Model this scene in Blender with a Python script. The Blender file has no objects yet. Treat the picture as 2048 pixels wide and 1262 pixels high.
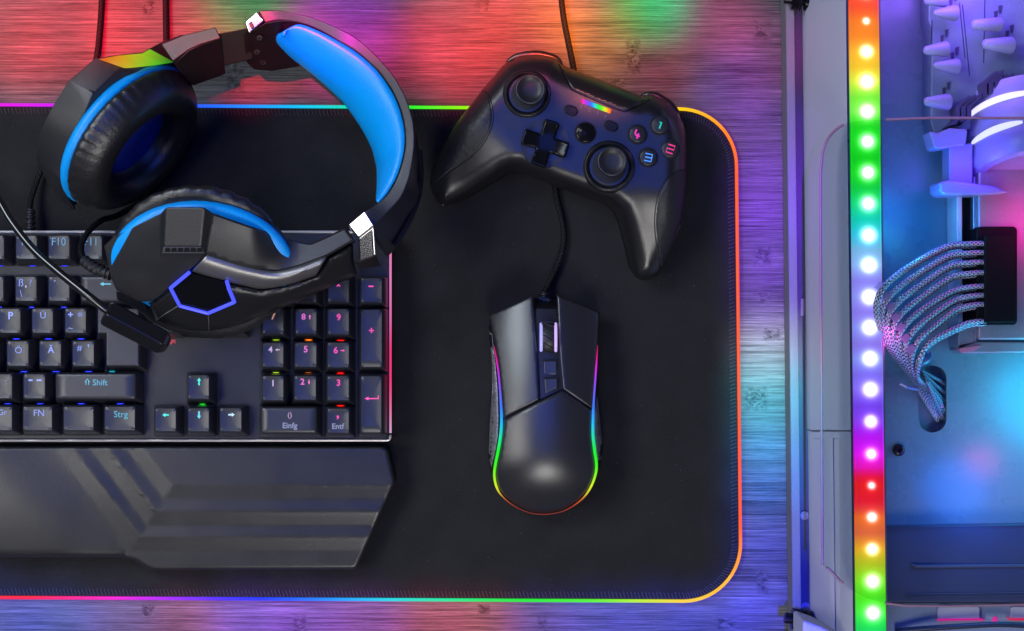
import bpy, bmesh, math, random
from mathutils import Vector, Matrix
from mathutils.geometry import delaunay_2d_cdt
random.seed(7)
scene = bpy.context.scene
COL = scene.collection
S = 0.00029            # metres per photo pixel on the table
D = 1.0                # camera height above the table
CX, CY = 1024.0, 631.0

def U(px, py, z=0.0):
    """photo pixel at height z (mm) -> world point"""
    z = z * 0.001
    k = (D - z) / D * S
    return Vector(((px - CX) * k, -(py - CY) * k, z))

# ------------------------------------------------------------------ materials
def new_mat(name):
    m = bpy.data.materials.new(name)
    m.use_nodes = True
    nt = m.node_tree
    b = nt.nodes['Principled BSDF']
    return m, nt, b

def lin(c):
    return tuple(((v / 255.0) / 12.92 if v / 255.0 <= 0.04045 else ((v / 255.0 + 0.055) / 1.055) ** 2.4) for v in c)

def mat(name, col, rough=0.5, metal=0.0, spec=0.5, bump=0.0, bscale=900.0, coat=0.0, rvar=0.12, cvar=0.15, sheen=0.0, detail=4.0):
    """procedural surface: noise-driven colour / roughness variation and a fine bump"""
    m, nt, b = new_mat(name)
    N = nt.nodes; L = nt.links
    tc = N.new('ShaderNodeTexCoord')
    n1 = N.new('ShaderNodeTexNoise'); n1.inputs['Scale'].default_value = 60; n1.inputs['Detail'].default_value = 5
    L.new(tc.outputs['Object'], n1.inputs['Vector'])
    mr = N.new('ShaderNodeMapRange')
    mr.inputs['From Min'].default_value = 0.3; mr.inputs['From Max'].default_value = 0.7
    mr.inputs['To Min'].default_value = max(0.02, rough * (1 - rvar)); mr.inputs['To Max'].default_value = min(1, rough * (1 + rvar))
    L.new(n1.outputs['Fac'], mr.inputs['Value']); L.new(mr.outputs['Result'], b.inputs['Roughness'])
    n2 = N.new('ShaderNodeTexNoise'); n2.inputs['Scale'].default_value = bscale; n2.inputs['Detail'].default_value = detail
    L.new(tc.outputs['Object'], n2.inputs['Vector'])
    mx = N.new('ShaderNodeMix'); mx.data_type = 'RGBA'
    mx.inputs['A'].default_value = (*[c * (1 - cvar) for c in col], 1); mx.inputs['B'].default_value = (*[min(1, c * (1 + cvar)) for c in col], 1)
    L.new(n2.outputs['Fac'], mx.inputs['Factor']); L.new(mx.outputs['Result'], b.inputs['Base Color'])
    b.inputs['Metallic'].default_value = metal
    b.inputs['Specular IOR Level'].default_value = spec
    if coat:
        b.inputs['Coat Weight'].default_value = coat; b.inputs['Coat Roughness'].default_value = 0.08
    if sheen:
        b.inputs['Sheen Weight'].default_value = sheen
    if bump:
        bp = N.new('ShaderNodeBump'); bp.inputs['Strength'].default_value = bump; bp.inputs['Distance'].default_value = 0.0004
        L.new(n2.outputs['Fac'], bp.inputs['Height']); L.new(bp.outputs['Normal'], b.inputs['Normal'])
    return m

def glow(name, col, strength):
    m, nt, b = new_mat(name)
    b.inputs['Base Color'].default_value = (*[0.4 * c for c in col], 1)
    b.inputs['Roughness'].default_value = 0.35
    b.inputs['Emission Color'].default_value = (*col, 1)
    b.inputs['Emission Strength'].default_value = strength
    return m

def glow_attr(name, strength, base=0.015):
    """lit diffuser or imitated reflection: its glow colour changes along it (colour attribute 'led')"""
    m, nt, b = new_mat(name)
    a = nt.nodes.new('ShaderNodeAttribute'); a.attribute_name = 'led'
    nt.links.new(a.outputs['Color'], b.inputs['Emission Color'])
    b.inputs['Base Color'].default_value = (base, base, base, 1)
    b.inputs['Roughness'].default_value = 0.4
    b.inputs['Specular IOR Level'].default_value = 0.15
    b.inputs['Emission Strength'].default_value = strength
    return m

# ------------------------------------------------------------------ mesh helpers
class MB:
    def __init__(self):
        self.v = []; self.f = []; self.uv = None; self.col = None
    def add(self, vs, fs):
        o = len(self.v)
        self.v += [tuple(p) for p in vs]
        self.f += [tuple(i + o for i in f) for f in fs]
        return o
    # ---- closed rings lofted one after the other
    def loft(self, rings, cap0=True, cap1=True, closed=True):
        n = len(rings[0]); o = len(self.v)
        for r in rings: self.v += [tuple(p) for p in r]
        for i in range(len(rings) - 1):
            for j in range(n if closed else n - 1):
                a = o + i * n + j; b = o + i * n + (j + 1) % n
                self.f.append((a, b, b + n, a + n))
        if cap0: self.f.append(tuple(o + j for j in range(n))[::-1])
        if cap1: self.f.append(tuple(o + (len(rings) - 1) * n + j for j in range(n)))
    def box(self, c, s, rot=0.0):
        c = Vector(c); x, y, z = [k / 2 for k in s]
        ca, sa = math.cos(rot), math.sin(rot)
        P = []
        for dz in (-z, z):
            for dx, dy in ((-x, -y), (x, -y), (x, y), (-x, y)):
                P.append(c + Vector((dx * ca - dy * sa, dx * sa + dy * ca, dz)))
        self.loft([P[:4], P[4:]])
    def tube(self, pts, r, n=10, cap=True, uvscale=None):
        pts = [Vector(p) for p in pts]
        T = []
        for i in range(len(pts)):
            a = pts[max(0, i - 1)]; b = pts[min(len(pts) - 1, i + 1)]
            d = (b - a); T.append(d.normalized() if d.length > 1e-9 else Vector((1, 0, 0)))
        up = Vector((0, 0, 1))
        if abs(T[0].dot(up)) > 0.95: up = Vector((0, 1, 0))
        s = T[0].cross(up).normalized()
        rings = []
        for i, p in enumerate(pts):
            s = (s - T[i] * s.dot(T[i])).normalized()
            w = T[i].cross(s)
            rr = r[i] if isinstance(r, (list, tuple)) else r
            rings.append([p + (s * math.cos(2 * math.pi * k / n) + w * math.sin(2 * math.pi * k / n)) * rr for k in range(n)])
        self.loft(rings, cap, cap)
    def lathe(self, c, axis, prof, n=48, wob=None, xref=None, cap0=True, cap1=True):
        """prof: list of (radius, height along axis); wob(i_prof, angle) -> radius factor"""
        c = Vector(c); a = Vector(axis).normalized()
        x = Vector(xref) if xref else (Vector((1, 0, 0)) if abs(a.x) < 0.9 else Vector((0, 1, 0)))
        x = (x - a * x.dot(a)).normalized(); y = a.cross(x)
        rings = []
        for i, (r, h) in enumerate(prof):
            ring = []
            for k in range(n):
                t = 2 * math.pi * k / n
                rr = r * (wob(i, t) if wob else 1)
                ring.append(c + a * h + (x * math.cos(t) + y * math.sin(t)) * rr)
            rings.append(ring)
        self.loft(rings, cap0, cap1)
    def build(self, name, m, parent=None, bevel=0.0, segs=2, smooth=35, sub=0):
        me = bpy.data.meshes.new(name)
        me.from_pydata(self.v, [], self.f)
        bm = bmesh.new(); bm.from_mesh(me)
        bmesh.ops.remove_doubles(bm, verts=bm.verts, dist=1e-7)
        bmesh.ops.recalc_face_normals(bm, faces=bm.faces)
        bm.to_mesh(me); bm.free()
        me.update()
        o = bpy.data.objects.new(name, me)
        COL.objects.link(o)
        if m: me.materials.append(m)
        finish(o, bevel, segs, smooth, sub)
        if parent: o.parent = parent; o.matrix_parent_inverse = parent.matrix_basis.inverted()
        return o

def finish(o, bevel=0.0, segs=2, smooth=35, sub=0):
    me = o.data
    for p in me.polygons: p.use_smooth = True
    if smooth < 180: me.set_sharp_from_angle(angle=math.radians(smooth))
    if bevel:
        md = o.modifiers.new('bevel', 'BEVEL'); md.width = bevel; md.segments = segs
        md.limit_method = 'ANGLE'; md.angle_limit = math.radians(28); md.harden_normals = True
    if sub:
        md = o.modifiers.new('sub', 'SUBSURF'); md.levels = sub; md.render_levels = sub

def paint(o, fn):
    """colour of the light given off along a lit strip"""
    me = o.data
    at = me.color_attributes.new('led', 'FLOAT_COLOR', 'POINT')
    for i, v in enumerate(me.vertices):
        at.data[i].color = (*fn(v.co), 1)

def empty(name, loc=(0, 0, 0)):
    o = bpy.data.objects.new(name, None)
    o.location = loc; o.empty_display_size = 0.02
    COL.objects.link(o)
    return o

def tag(o, label=None, cat=None, group=None, kind=None):
    if label: o['label'] = label
    if cat: o['category'] = cat
    if group: o['group'] = group
    if kind: o['kind'] = kind
    return o

# ------------------------------------------------------------------ 2-D helpers (photo pixels)
def cr(pts, n=8, closed=False):
    """Catmull-Rom through points of any dimension"""
    P = [Vector(p) for p in pts]; out = []
    m = len(P)
    for i in range(m if closed else m - 1):
        if closed:
            a, b, c, d = P[(i - 1) % m], P[i], P[(i + 1) % m], P[(i + 2) % m]
        else:
            b, c = P[i], P[i + 1]
            a = P[i - 1] if i > 0 else b * 2 - c
            d = P[i + 2] if i + 2 < m else c * 2 - b
        for k in range(n):
            t = k / n
            out.append(0.5 * ((2 * b) + (c - a) * t + (2 * a - 5 * b + 4 * c - d) * t * t + (3 * b - a - 3 * c + d) * t ** 3))
    if not closed: out.append(P[-1])
    return out

def rrect(x0, y0, x1, y1, r, n=5):
    out = []
    for cx, cy, a0 in ((x1 - r, y0 + r, -90), (x1 - r, y1 - r, 0), (x0 + r, y1 - r, 90), (x0 + r, y0 + r, 180)):
        for k in range(n + 1):
            a = math.radians(a0 + 90 * k / n)
            out.append((cx + r * math.cos(a), cy + r * math.sin(a)))
    return out

def rot2(pts, c, deg):
    a = math.radians(deg); ca, sa = math.cos(a), math.sin(a)
    return [(c[0] + (x - c[0]) * ca - (y - c[1]) * sa, c[1] + (x - c[0]) * sa + (y - c[1]) * ca) for x, y in pts]

def resample(poly, step, closed=True):
    out = []; m = len(poly)
    for i in range(m if closed else m - 1):
        a = Vector(poly[i][:2]); b = Vector(poly[(i + 1) % m][:2])
        k = max(1, int(round((b - a).length / step)))
        for j in range(k): out.append(tuple(a + (b - a) * (j / k)))
    if not closed: out.append(tuple(poly[-1][:2]))
    return out

def inside(p, poly):
    x, y = p; c = False; n = len(poly); j = n - 1
    for i in range(n):
        xi, yi = poly[i]; xj, yj = poly[j]
        if (yi > y) != (yj > y) and x < (xj - xi) * (y - yi) / (yj - yi) + xi: c = not c
        j = i
    return c

def dist_poly(p, poly, closed=True):
    px, py = p; best = 1e18; n = len(poly)
    for i in range(n if closed else n - 1):
        ax, ay = poly[i]; bx, by = poly[(i + 1) % n]
        dx, dy = bx - ax, by - ay; L2 = dx * dx + dy * dy
        t = 0 if L2 == 0 else max(0, min(1, ((px - ax) * dx + (py - ay) * dy) / L2))
        ex, ey = ax + dx * t - px, ay + dy * t - py
        d = ex * ex + ey * ey
        if d < best: best = d
    return math.sqrt(best)

def offset_poly(poly, d):
    """inset (d>0) of a closed polygon by d pixels"""
    n = len(poly); area = sum(poly[i][0] * poly[(i + 1) % n][1] - poly[(i + 1) % n][0] * poly[i][1] for i in range(n))
    s = 1 if area > 0 else -1; out = []
    for i in range(n):
        a = Vector(poly[i - 1]); b = Vector(poly[i]); c = Vector(poly[(i + 1) % n])
        e1 = (b - a); e2 = (c - b)
        if e1.length < 1e-9 or e2.length < 1e-9: out.append(tuple(b)); continue
        e1.normalize(); e2.normalize()
        n1 = Vector((-e1.y, e1.x)) * s; n2 = Vector((-e2.y, e2.x)) * s
        m = n1 + n2
        if m.length < 1e-6: out.append(tuple(b)); continue
        m.normalize(); k = d / max(0.5, m.dot(n1))
        out.append(tuple(b + m * k))
    return out

def tri_patch(outline, step, holes=(), extra=(), jitter=0.0):
    """triangulated 2-D region -> verts(px), tris, number of outline verts"""
    pts = [Vector(p) for p in outline]; edges = [(i, (i + 1) % len(outline)) for i in range(len(outline))]
    hs = []
    for h in holes:
        o = len(pts); pts += [Vector(p) for p in h]
        edges += [(o + i, o + (i + 1) % len(h)) for i in range(len(h))]; hs.append(list(h))
    xs = [p[0] for p in outline]; ys = [p[1] for p in outline]
    y = min(ys) + step / 2; row = 0
    while y < max(ys):
        x = min(xs) + (step / 2 if row % 2 else step)
        while x < max(xs):
            if inside((x, y), outline) and not any(inside((x, y), h) for h in hs):
                if dist_poly((x, y), outline) > step * 0.55 and all(dist_poly((x, y), h) > step * 0.55 for h in hs):
                    pts.append(Vector((x, y)))
            x += step
        y += step * 0.9; row += 1
    for e in extra:
        if inside(e, outline) and dist_poly(e, outline) > step * 0.3: pts.append(Vector(e))
    r = delaunay_2d_cdt(pts, edges, [], 0, 1e-6)
    V = [tuple(v) for v in r[0]]; T = []
    for f in r[2]:
        c = (sum(V[i][0] for i in f) / len(f), sum(V[i][1] for i in f) / len(f))
        if inside(c, outline) and not any(inside(c, h) for h in hs): T.append(tuple(f))
    return V, T

def patch(name, m, outline, zf, step=6, parent=None, zbot=None, taper=0.0, holes=(), extra=(), smooth=40, bevel=0, sides=True):
    """height-field solid: top follows zf(px,py) in mm over the pixel outline, walls go down to zbot (mm)"""
    V, T = tri_patch(outline, step, holes, extra)
    P = [U(x, y, zf(x, y)) for x, y in V]
    mb = MB(); mb.add(P, T)
    if sides:
        for loop in [outline] + list(holes):
            ring = [U(x, y, zf(x, y)) for x, y in loop]
            cx = sum(p.x for p in ring) / len(ring); cy = sum(p.y for p in ring) / len(ring)
            low = []
            for (x, y), p in zip(loop, ring):
                zb = (zbot(x, y) if callable(zbot) else zbot) * 0.001
                k = 1 - taper
                low.append(Vector((cx + (p.x - cx) * k, cy + (p.y - cy) * k, zb)))
            mb.loft([ring, low], False, loop is outline)
    return mb.build(name, m, parent, bevel=bevel, smooth=smooth)

def slab(name, m, poly, zt, zb, parent=None, bevel=0.0, segs=2, taper=0.0, smooth=35, mb=None, shift=(0, 0)):
    """extruded outline: top corners at zt (mm, one or a list), walls down to zb"""
    own = mb is None
    if own: mb = MB()
    top = [U(p[0], p[1], (zt[i] if isinstance(zt, (list, tuple)) else zt)) for i, p in enumerate(poly)]
    cx = sum(p.x for p in top) / len(top); cy = sum(p.y for p in top) / len(top); k = 1 + taper
    low = [Vector((cx + (p.x - cx) * k + shift[0] * S, cy + (p.y - cy) * k - shift[1] * S, (zb[i] if isinstance(zb, (list, tuple)) else zb) * 0.001)) for i, p in enumerate(top)]
    mb.loft([low, top])
    if own: return mb.build(name, m, parent, bevel=bevel, segs=segs, smooth=smooth)

def text_mesh(body, size, center, m, parent, name='legend', rot=0.0, squash=1.0, bold=0.0, th=0.00008):
    c = bpy.data.curves.new('txt', 'FONT'); c.body = body; c.size = size
    c.align_x = 'CENTER'; c.align_y = 'CENTER'; c.extrude = th; c.offset = bold; c.resolution_u = 4
    t = bpy.data.objects.new('txt', c); COL.objects.link(t)
    me = bpy.data.meshes.new_from_object(t); bpy.data.objects.remove(t); bpy.data.curves.remove(c)
    R = Matrix.Rotation(rot, 4, 'Z') @ Matrix.Diagonal((squash, 1, 1, 1))
    me.transform(Matrix.Translation(center) @ R)
    me.materials.clear(); me.materials.append(m)
    o = bpy.data.objects.new(name, me); COL.objects.link(o)
    if parent: o.parent = parent; o.matrix_parent_inverse = parent.matrix_basis.inverted()
    return o

def grad(stops, t):
    if t <= stops[0][0]: return stops[0][1]
    for (a, ca), (b, cb) in zip(stops, stops[1:]):
        if t <= b:
            k = (t - a) / (b - a) if b > a else 0
            return tuple(x + (y - x) * k for x, y in zip(ca, cb))
    return stops[-1][1]
# ================================================================== world, camera, lamps
w = bpy.data.worlds.new('World'); scene.world = w; w.use_nodes = True
w.node_tree.nodes['Background'].inputs['Color'].default_value = (0.55, 0.62, 1.0, 1)
w.node_tree.nodes['Background'].inputs['Strength'].default_value = 0.05
cam = bpy.data.cameras.new('camera'); co = bpy.data.objects.new('camera', cam); COL.objects.link(co)
co.location = (0, 0, D); cam.sensor_width = 36; cam.lens = 36 * D / (2048 * S); cam.clip_start = 0.01; cam.clip_end = 50
scene.camera = co
scene.render.engine = 'CYCLES'
vs = scene.view_settings; vs.view_transform = 'Standard'; vs.look = 'None'; vs.exposure = 0; vs.gamma = 1; vs.use_curve_mapping = False
cy = scene.cycles; cy.use_denoising = True; cy.max_bounces = 6; cy.sample_clamp_indirect = 4; cy.caustics_reflective = False; cy.caustics_refractive = False

def area(name, px, py, z, size, aim, power, col=(1, 1, 1), size_y=None, spread=180):
    l = bpy.data.lights.new(name, 'AREA'); l.energy = power; l.color = col; l.size = size; l.spread = math.radians(spread)
    if size_y: l.shape = 'RECTANGLE'; l.size_y = size_y
    o = bpy.data.objects.new(name, l); COL.objects.link(o)
    o.location = ((px - CX) * S, -(py - CY) * S, z)
    d = Vector(((aim[0] - CX) * S, -(aim[1] - CY) * S, 0.03)) - o.location
    o.rotation_euler = d.to_track_quat('-Z', 'Y').to_euler()
    return o
def spot(px, py, rgb, E, radius_px, z=1.35, blend=1.0, rad=0.012):
    """added narrow coloured lamp, unseen above the camera, aimed straight down"""
    l = bpy.data.lights.new('colour_spot', 'SPOT'); c = lin(rgb)
    mx = max(c); l.color = tuple((v / mx) ** 1.9 for v in c)
    l.energy = E * mx * 4 * math.pi * z * z
    l.spot_size = 2 * math.atan(radius_px * S / z); l.spot_blend = blend; l.shadow_soft_size = rad
    o = bpy.data.objects.new('colour_spot', l); COL.objects.link(o)
    o.location = ((px - CX) * S, -(py - CY) * S, z)
    return o
def point(px, py, z, rgb, power, rad=0.01):
    l = bpy.data.lights.new('case_glow', 'POINT'); l.color = lin(rgb); l.energy = power; l.shadow_soft_size = rad
    o = bpy.data.objects.new('case_glow', l); COL.objects.link(o); o.location = U(px, py, z)
    return o
# white softboxes
area('softbox_left', -1500, 1230, 0.95, 0.42, (200, 850), 3.4, (1, 0.98, 0.96))
area('softbox_back', -1500, -1100, 0.95, 0.45, (400, 400), 6.5, (0.82, 0.91, 1))
area('softbox_front', 1150, 3700, 0.95, 0.45, (1000, 800), 5.4, (1, 0.97, 0.94))
# blue wash from above
area('blue_wash', 850, 150, 1.2, 0.62, (850, 150.1), 3.1, (0.04, 0.12, 1.0))

# unseen lamps added to give the wood its rainbow colours
WE = 13.5
for x, y, c, r in [
    (-20, 60, (225, 50, 60), 145), (150, 60, (232, 40, 55), 145), (300, 40, (240, 62, 40), 160), (60, 145, (190, 70, 90), 80), (230, 140, (200, 60, 80), 80),
    (485, 15, (0, 150, 60), 120), (430, 95, (190, 70, 85), 105), (600, 100, (205, 75, 115), 110), (505, 160, (205, 70, 95), 75), (690, 50, (170, 40, 190), 140), (700, 130, (190, 70, 150), 100),
    (820, 95, (205, 65, 115), 105), (930, 60, (225, 100, 90), 140), (920, 140, (215, 100, 100), 100), (1050, 40, (240, 125, 20), 150), (1190, 70, (215, 165, 0), 105), (1120, 30, (215, 150, 0), 95), (1200, 150, (140, 100, 70), 100),
    (1290, 10, (0, 190, 45), 100), (1335, 15, (0, 150, 130), 80), (1330, 130, (150, 80, 85), 95), (1440, 40, (160, 45, 120), 105), (1530, 110, (120, 40, 110), 110), (1470, 180, (130, 50, 160), 110),
    (1530, 270, (125, 25, 165), 101), (1530, 380, (160, 40, 225), 101), (1530, 480, (155, 75, 225), 101), (1530, 590, (150, 85, 215), 92),
    (1530, 690, (190, 190, 210), 92), (1530, 770, (140, 215, 225), 96), (1530, 850, (95, 195, 225), 96), (1530, 940, (80, 175, 240), 101),
    (1530, 1040, (50, 100, 200), 110), (1530, 1150, (60, 65, 205), 110), (1530, 1260, (75, 70, 215), 110),
    (-10, 1250, (40, 100, 205), 130), (120, 1250, (70, 110, 200), 110), (240, 1250, (130, 100, 170), 100), (370, 1250, (150, 70, 140), 100),
    (500, 1250, (160, 60, 220), 110), (620, 1250, (165, 65, 215), 100), (740, 1250, (170, 80, 190), 100), (860, 1250, (190, 85, 130), 100),
    (970, 1250, (175, 90, 110), 95), (1080, 1250, (125, 70, 180), 100), (1190, 1250, (85, 70, 205), 100), (1310, 1250, (65, 75, 215), 110), (1430, 1250, (65, 85, 220), 110)]:
    spot(x, y, c, WE, r)

# ================================================================== wooden table
def wood_material():
    m, nt, b = new_mat('bamboo_wood'); N = nt.nodes; L = nt.links
    tc = N.new('ShaderNodeTexCoord')
    def mapped(sx, sy, off=(0, 0, 0)):
        mp = N.new('ShaderNodeMapping'); mp.inputs['Scale'].default_value = (sx, sy, 1); mp.inputs['Location'].default_value = off
        L.new(tc.outputs['Object'], mp.inputs['Vector']); return mp.outputs['Vector']
    def math_(op, a, bb=None, c=None):
        n = N.new('ShaderNodeMath'); n.operation = op
        for i, v in enumerate((a, bb, c)):
            if v is None: continue
            if isinstance(v, (int, float)): n.inputs[i].default_value = v
            else: L.new(v, n.inputs[i])
        return n.outputs[0]
    def noise(vec, detail=5, rough=0.6, dist=0.0):
        n = N.new('ShaderNodeTexNoise'); n.inputs['Scale'].default_value = 1; n.inputs['Detail'].default_value = detail
        n.inputs['Roughness'].default_value = rough; n.inputs['Distortion'].default_value = dist
        L.new(vec, n.inputs['Vector']); return n.outputs['Fac']
    fine = noise(mapped(34, 2100), 8, 0.78)
    mid = noise(mapped(10, 760, (3, 1, 0)), 6, 0.65)
    broad = noise(mapped(9, 40, (7, 2, 0)), 3, 0.5)
    sep = N.new('ShaderNodeSeparateXYZ'); L.new(tc.outputs['Object'], sep.inputs[0])
    x, y = sep.outputs[0], sep.outputs[1]
    # laminated strips about 19 mm wide, each with its own tone
    strip = math_('FLOOR', math_('DIVIDE', math_('ADD', y, 0.5), 0.0192))
    wn = N.new('ShaderNodeTexWhiteNoise'); wn.noise_dimensions = '1D'; L.new(strip, wn.inputs['W'])
    tone = wn.outputs['Value']
    # bamboo nodes: short cross bands with crumpled grain
    blot = noise(mapped(260, 420, (1, 5, 0)), 6, 0.7, 0.8)
    nodes = None
    for px, py, hw, hh, k in [(1266, 112, 17, 40, 1), (1228, 166, 26, 9, .9), (470, 150, 22, 42, .8), (1525, 512, 20, 22, .8), (1528, 594, 14, 14, .8),
            (1545, 668, 20, 14, 1), (1512, 798, 26, 26, 1), (1524, 62, 20, 24, .7), (1525, 1166, 13, 25, .8), (1452, 1247, 22, 14, .8), (600, 1247, 15, 20, .9),
            (968, 1219, 14, 12, .9), (298, 12, 14, 22, .8), (296, 1222, 14, 14, .9), (965, 8, 16, 18, .7), (1085, 1246, 12, 16, .6), (500, 60, 15, 40, .7)]:
        p = U(px, py, 0)
        dx = math_('DIVIDE', math_('ABSOLUTE', math_('SUBTRACT', x, p.x)), hw * S)
        dy = math_('DIVIDE', math_('ABSOLUTE', math_('SUBTRACT', y, p.y)), hh * S)
        d = math_('MAXIMUM', dx, dy)
        d = math_('ADD', d, math_('MULTIPLY', math_('SUBTRACT', fine, 0.5), 1.2))
        msk = N.new('ShaderNodeMapRange'); msk.interpolation_type = 'SMOOTHSTEP'
        msk.inputs['From Min'].default_value = 1.15; msk.inputs['From Max'].default_value = 0.45; msk.inputs['To Max'].default_value = k
        L.new(d, msk.inputs['Value'])
        nodes = msk.outputs['Result'] if nodes is None else math_('MAXIMUM', nodes, msk.outputs['Result'])
    blot2 = N.new('ShaderNodeMapRange'); blot2.inputs['From Min'].default_value = 0.38; blot2.inputs['From Max'].default_value = 0.62
    L.new(blot, blot2.inputs['Value'])
    g = math_('ADD', math_('MULTIPLY', fine, 0.66), math_('MULTIPLY', mid, 0.34))
    g = math_('ADD', g, math_('MULTIPLY', math_('SUBTRACT', tone, 0.5), 0.07))
    g = math_('ADD', g, math_('MULTIPLY', math_('SUBTRACT', broad, 0.5), 0.10))
    inv = math_('SUBTRACT', 1, nodes)
    g = math_('ADD', math_('MULTIPLY', g, inv), math_('MULTIPLY', nodes, math_('ADD', 0.37, math_('MULTIPLY', blot2.outputs['Result'], 0.17))))
    rp = N.new('ShaderNodeValToRGB'); L.new(g, rp.inputs['Fac'])
    E = rp.color_ramp.elements
    E[0].position = 0.36; E[0].color = (0.014, 0.0135, 0.013, 1)
    E[1].position = 0.68; E[1].color = (0.40, 0.385, 0.36, 1)
    for pos, v in ((0.43, 0.055), (0.50, 0.112), (0.56, 0.165), (0.61, 0.255)):
        e = E.new(pos); e.color = (v, v * 0.96, v * 0.91, 1)
    L.new(rp.outputs['Color'], b.inputs['Base Color'])
    b.inputs['Roughness'].default_value = 0.55; b.inputs['Specular IOR Level'].default_value = 0.12
    bp = N.new('ShaderNodeBump'); bp.inputs['Strength'].default_value = 0.35; bp.inputs['Distance'].default_value = 0.0006
    L.new(g, bp.inputs['Height']); L.new(bp.outputs['Normal'], b.inputs['Normal'])
    return m
mb = MB()
mb.loft([[Vector((x, y, z)) for x, y in ((-0.7, -0.5), (0.7, -0.5), (0.7, 0.5), (-0.7, 0.5))] for z in (-0.03, 0.0)])
tag(mb.build('table', wood_material()), kind='structure')

# ================================================================== mouse pad
PADZ = 4.0
pad_fabric = mat('pad_fabric', (0.017, 0.017, 0.0175), 0.8, 0, 0.22, bump=0.6, bscale=1700, cvar=0.75, sheen=0.03)
thread = mat('stitch_thread', (0.040, 0.040, 0.046), 0.7, bump=0.3, bscale=3000)
def pad_y(x, top): return (205.5 + 9.0 * x / 1480.0) if top else (1199.0 + 8.0 * x / 1480.0)
def pad_outline(inset=0.0, n=14):
    """mat edge, slightly turned, with large rounded corners on the right"""
    r = 118.0 - inset; pts = []
    tl = (-330, pad_y(-330, True) + inset); bl = (-330, pad_y(-330, False) - inset)
    xr_t, xr_b = 1477 - inset, 1485 - inset
    ct = (xr_t - r, pad_y(1360, True) + inset + r); cb = (xr_b - r, pad_y(1367, False) - inset - r)
    pts.append(tl)
    for k in range(n + 1):
        a = math.radians(-90 + 90 * k / n); pts.append((ct[0] + r * math.cos(a), ct[1] + r * math.sin(a)))
    for k in range(n + 1):
        a = math.radians(90 * k / n); pts.append((cb[0] + r * math.cos(a), cb[1] + r * math.sin(a)))
    pts.append(bl)
    return pts
pad = tag(empty('mouse_pad', U(700, 700, 0)), 'large black cloth mouse pad with rounded corners and a glowing rainbow edge', 'mouse pad')
out = pad_outline(8)
slab('cloth', pad_fabric, out, PADZ, 0.3, pad, bevel=0.0012, segs=3)
# glowing edge
path = resample(pad_outline(4.0), 8, closed=False)
mb = MB(); mb.tube([U(x, y, 2.6) for x, y in path], 0.00095, 8)
pad_led = mb.build('edge_light', glow_attr('pad_edge_light', 1.15), pad)
TOP = [(-100, (230, 0, 200)), (100, (205, 10, 235)), (190, (150, 40, 250)), (400, (40, 90, 245)), (500, (15, 140, 250)), (620, (0, 190, 225)), (720, (0, 215, 150)), (820, (40, 225, 40)),
       (930, (140, 230, 10)), (1080, (180, 235, 10)), (1280, (240, 225, 10)), (1360, (252, 200, 5)), (1420, (255, 165, 5)), (1470, (255, 120, 10))]
RIGHT = [(250, (255, 135, 10)), (330, (250, 95, 10)), (500, (240, 88, 22)), (700, (235, 82, 25)), (900, (248, 75, 5)), (1050, (255, 90, 0)), (1120, (255, 150, 10)), (1205, (250, 190, 20))]
BOT = [(-50, (235, 10, 30)), (60, (250, 10, 50)), (130, (245, 10, 120)), (230, (235, 10, 200)), (330, (165, 30, 245)), (430, (80, 40, 250)), (520, (20, 50, 245)), (650, (10, 130, 250)),
       (780, (10, 200, 215)), (900, (10, 215, 140)), (1050, (20, 215, 40)), (1180, (80, 225, 20)), (1270, (170, 225, 30)), (1360, (235, 200, 40)), (1440, (250, 180, 30))]
def pad_col(co):
    px = co.x / (S * (1 - .0026)) + CX; py = -co.y / (S * (1 - .0026)) + CY
    if px > 1440 and 260 < py < 1150: return lin(grad(RIGHT, py))
    if py < 600: return lin(grad(TOP, px))
    return lin(grad(BOT, px))
paint(pad_led, pad_col)
# overlock stitching
mb = MB(); st = resample(pad_outline(17), 7.4, closed=False); st0 = resample(pad_outline(10), 7.4, closed=False)
for i in range(1, len(st) - 1):
    a = Vector(st[i]); t = (Vector(st[i + 1]) - Vector(st[i - 1])).normalized(); nrm = Vector((-t.y, t.x))
    if a.x < -40: continue
    j = random.uniform(-.6, .6)
    p0 = a - nrm * 8 + t * (j - 2); p1 = a + nrm * (4.5 + random.uniform(-1.2, 1.2)) + t * (j + 2)
    mb.tube([U(p0.x, p0.y, PADZ - .5), U(a.x, a.y, PADZ + .45), U(p1.x, p1.y, PADZ - .1)], 0.00042, 5)
mb.build('stitching', thread, pad)
# a little lint on the cloth
mb = MB()
for k in range(150):
    x, y = random.uniform(10, 1440), random.uniform(240, 1180)
    p = U(x, y, PADZ + .12); a = random.uniform(0, 3.14); l_ = random.uniform(.00012, .0005)
    mb.tube([p, p + Vector((math.cos(a) * l_, math.sin(a) * l_, .00008))], random.uniform(.00008, .00016), 5)
tag(mb.build('lint', mat('grey_lint', (0.16, 0.16, 0.17), 0.8), pad), kind='stuff')

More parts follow.
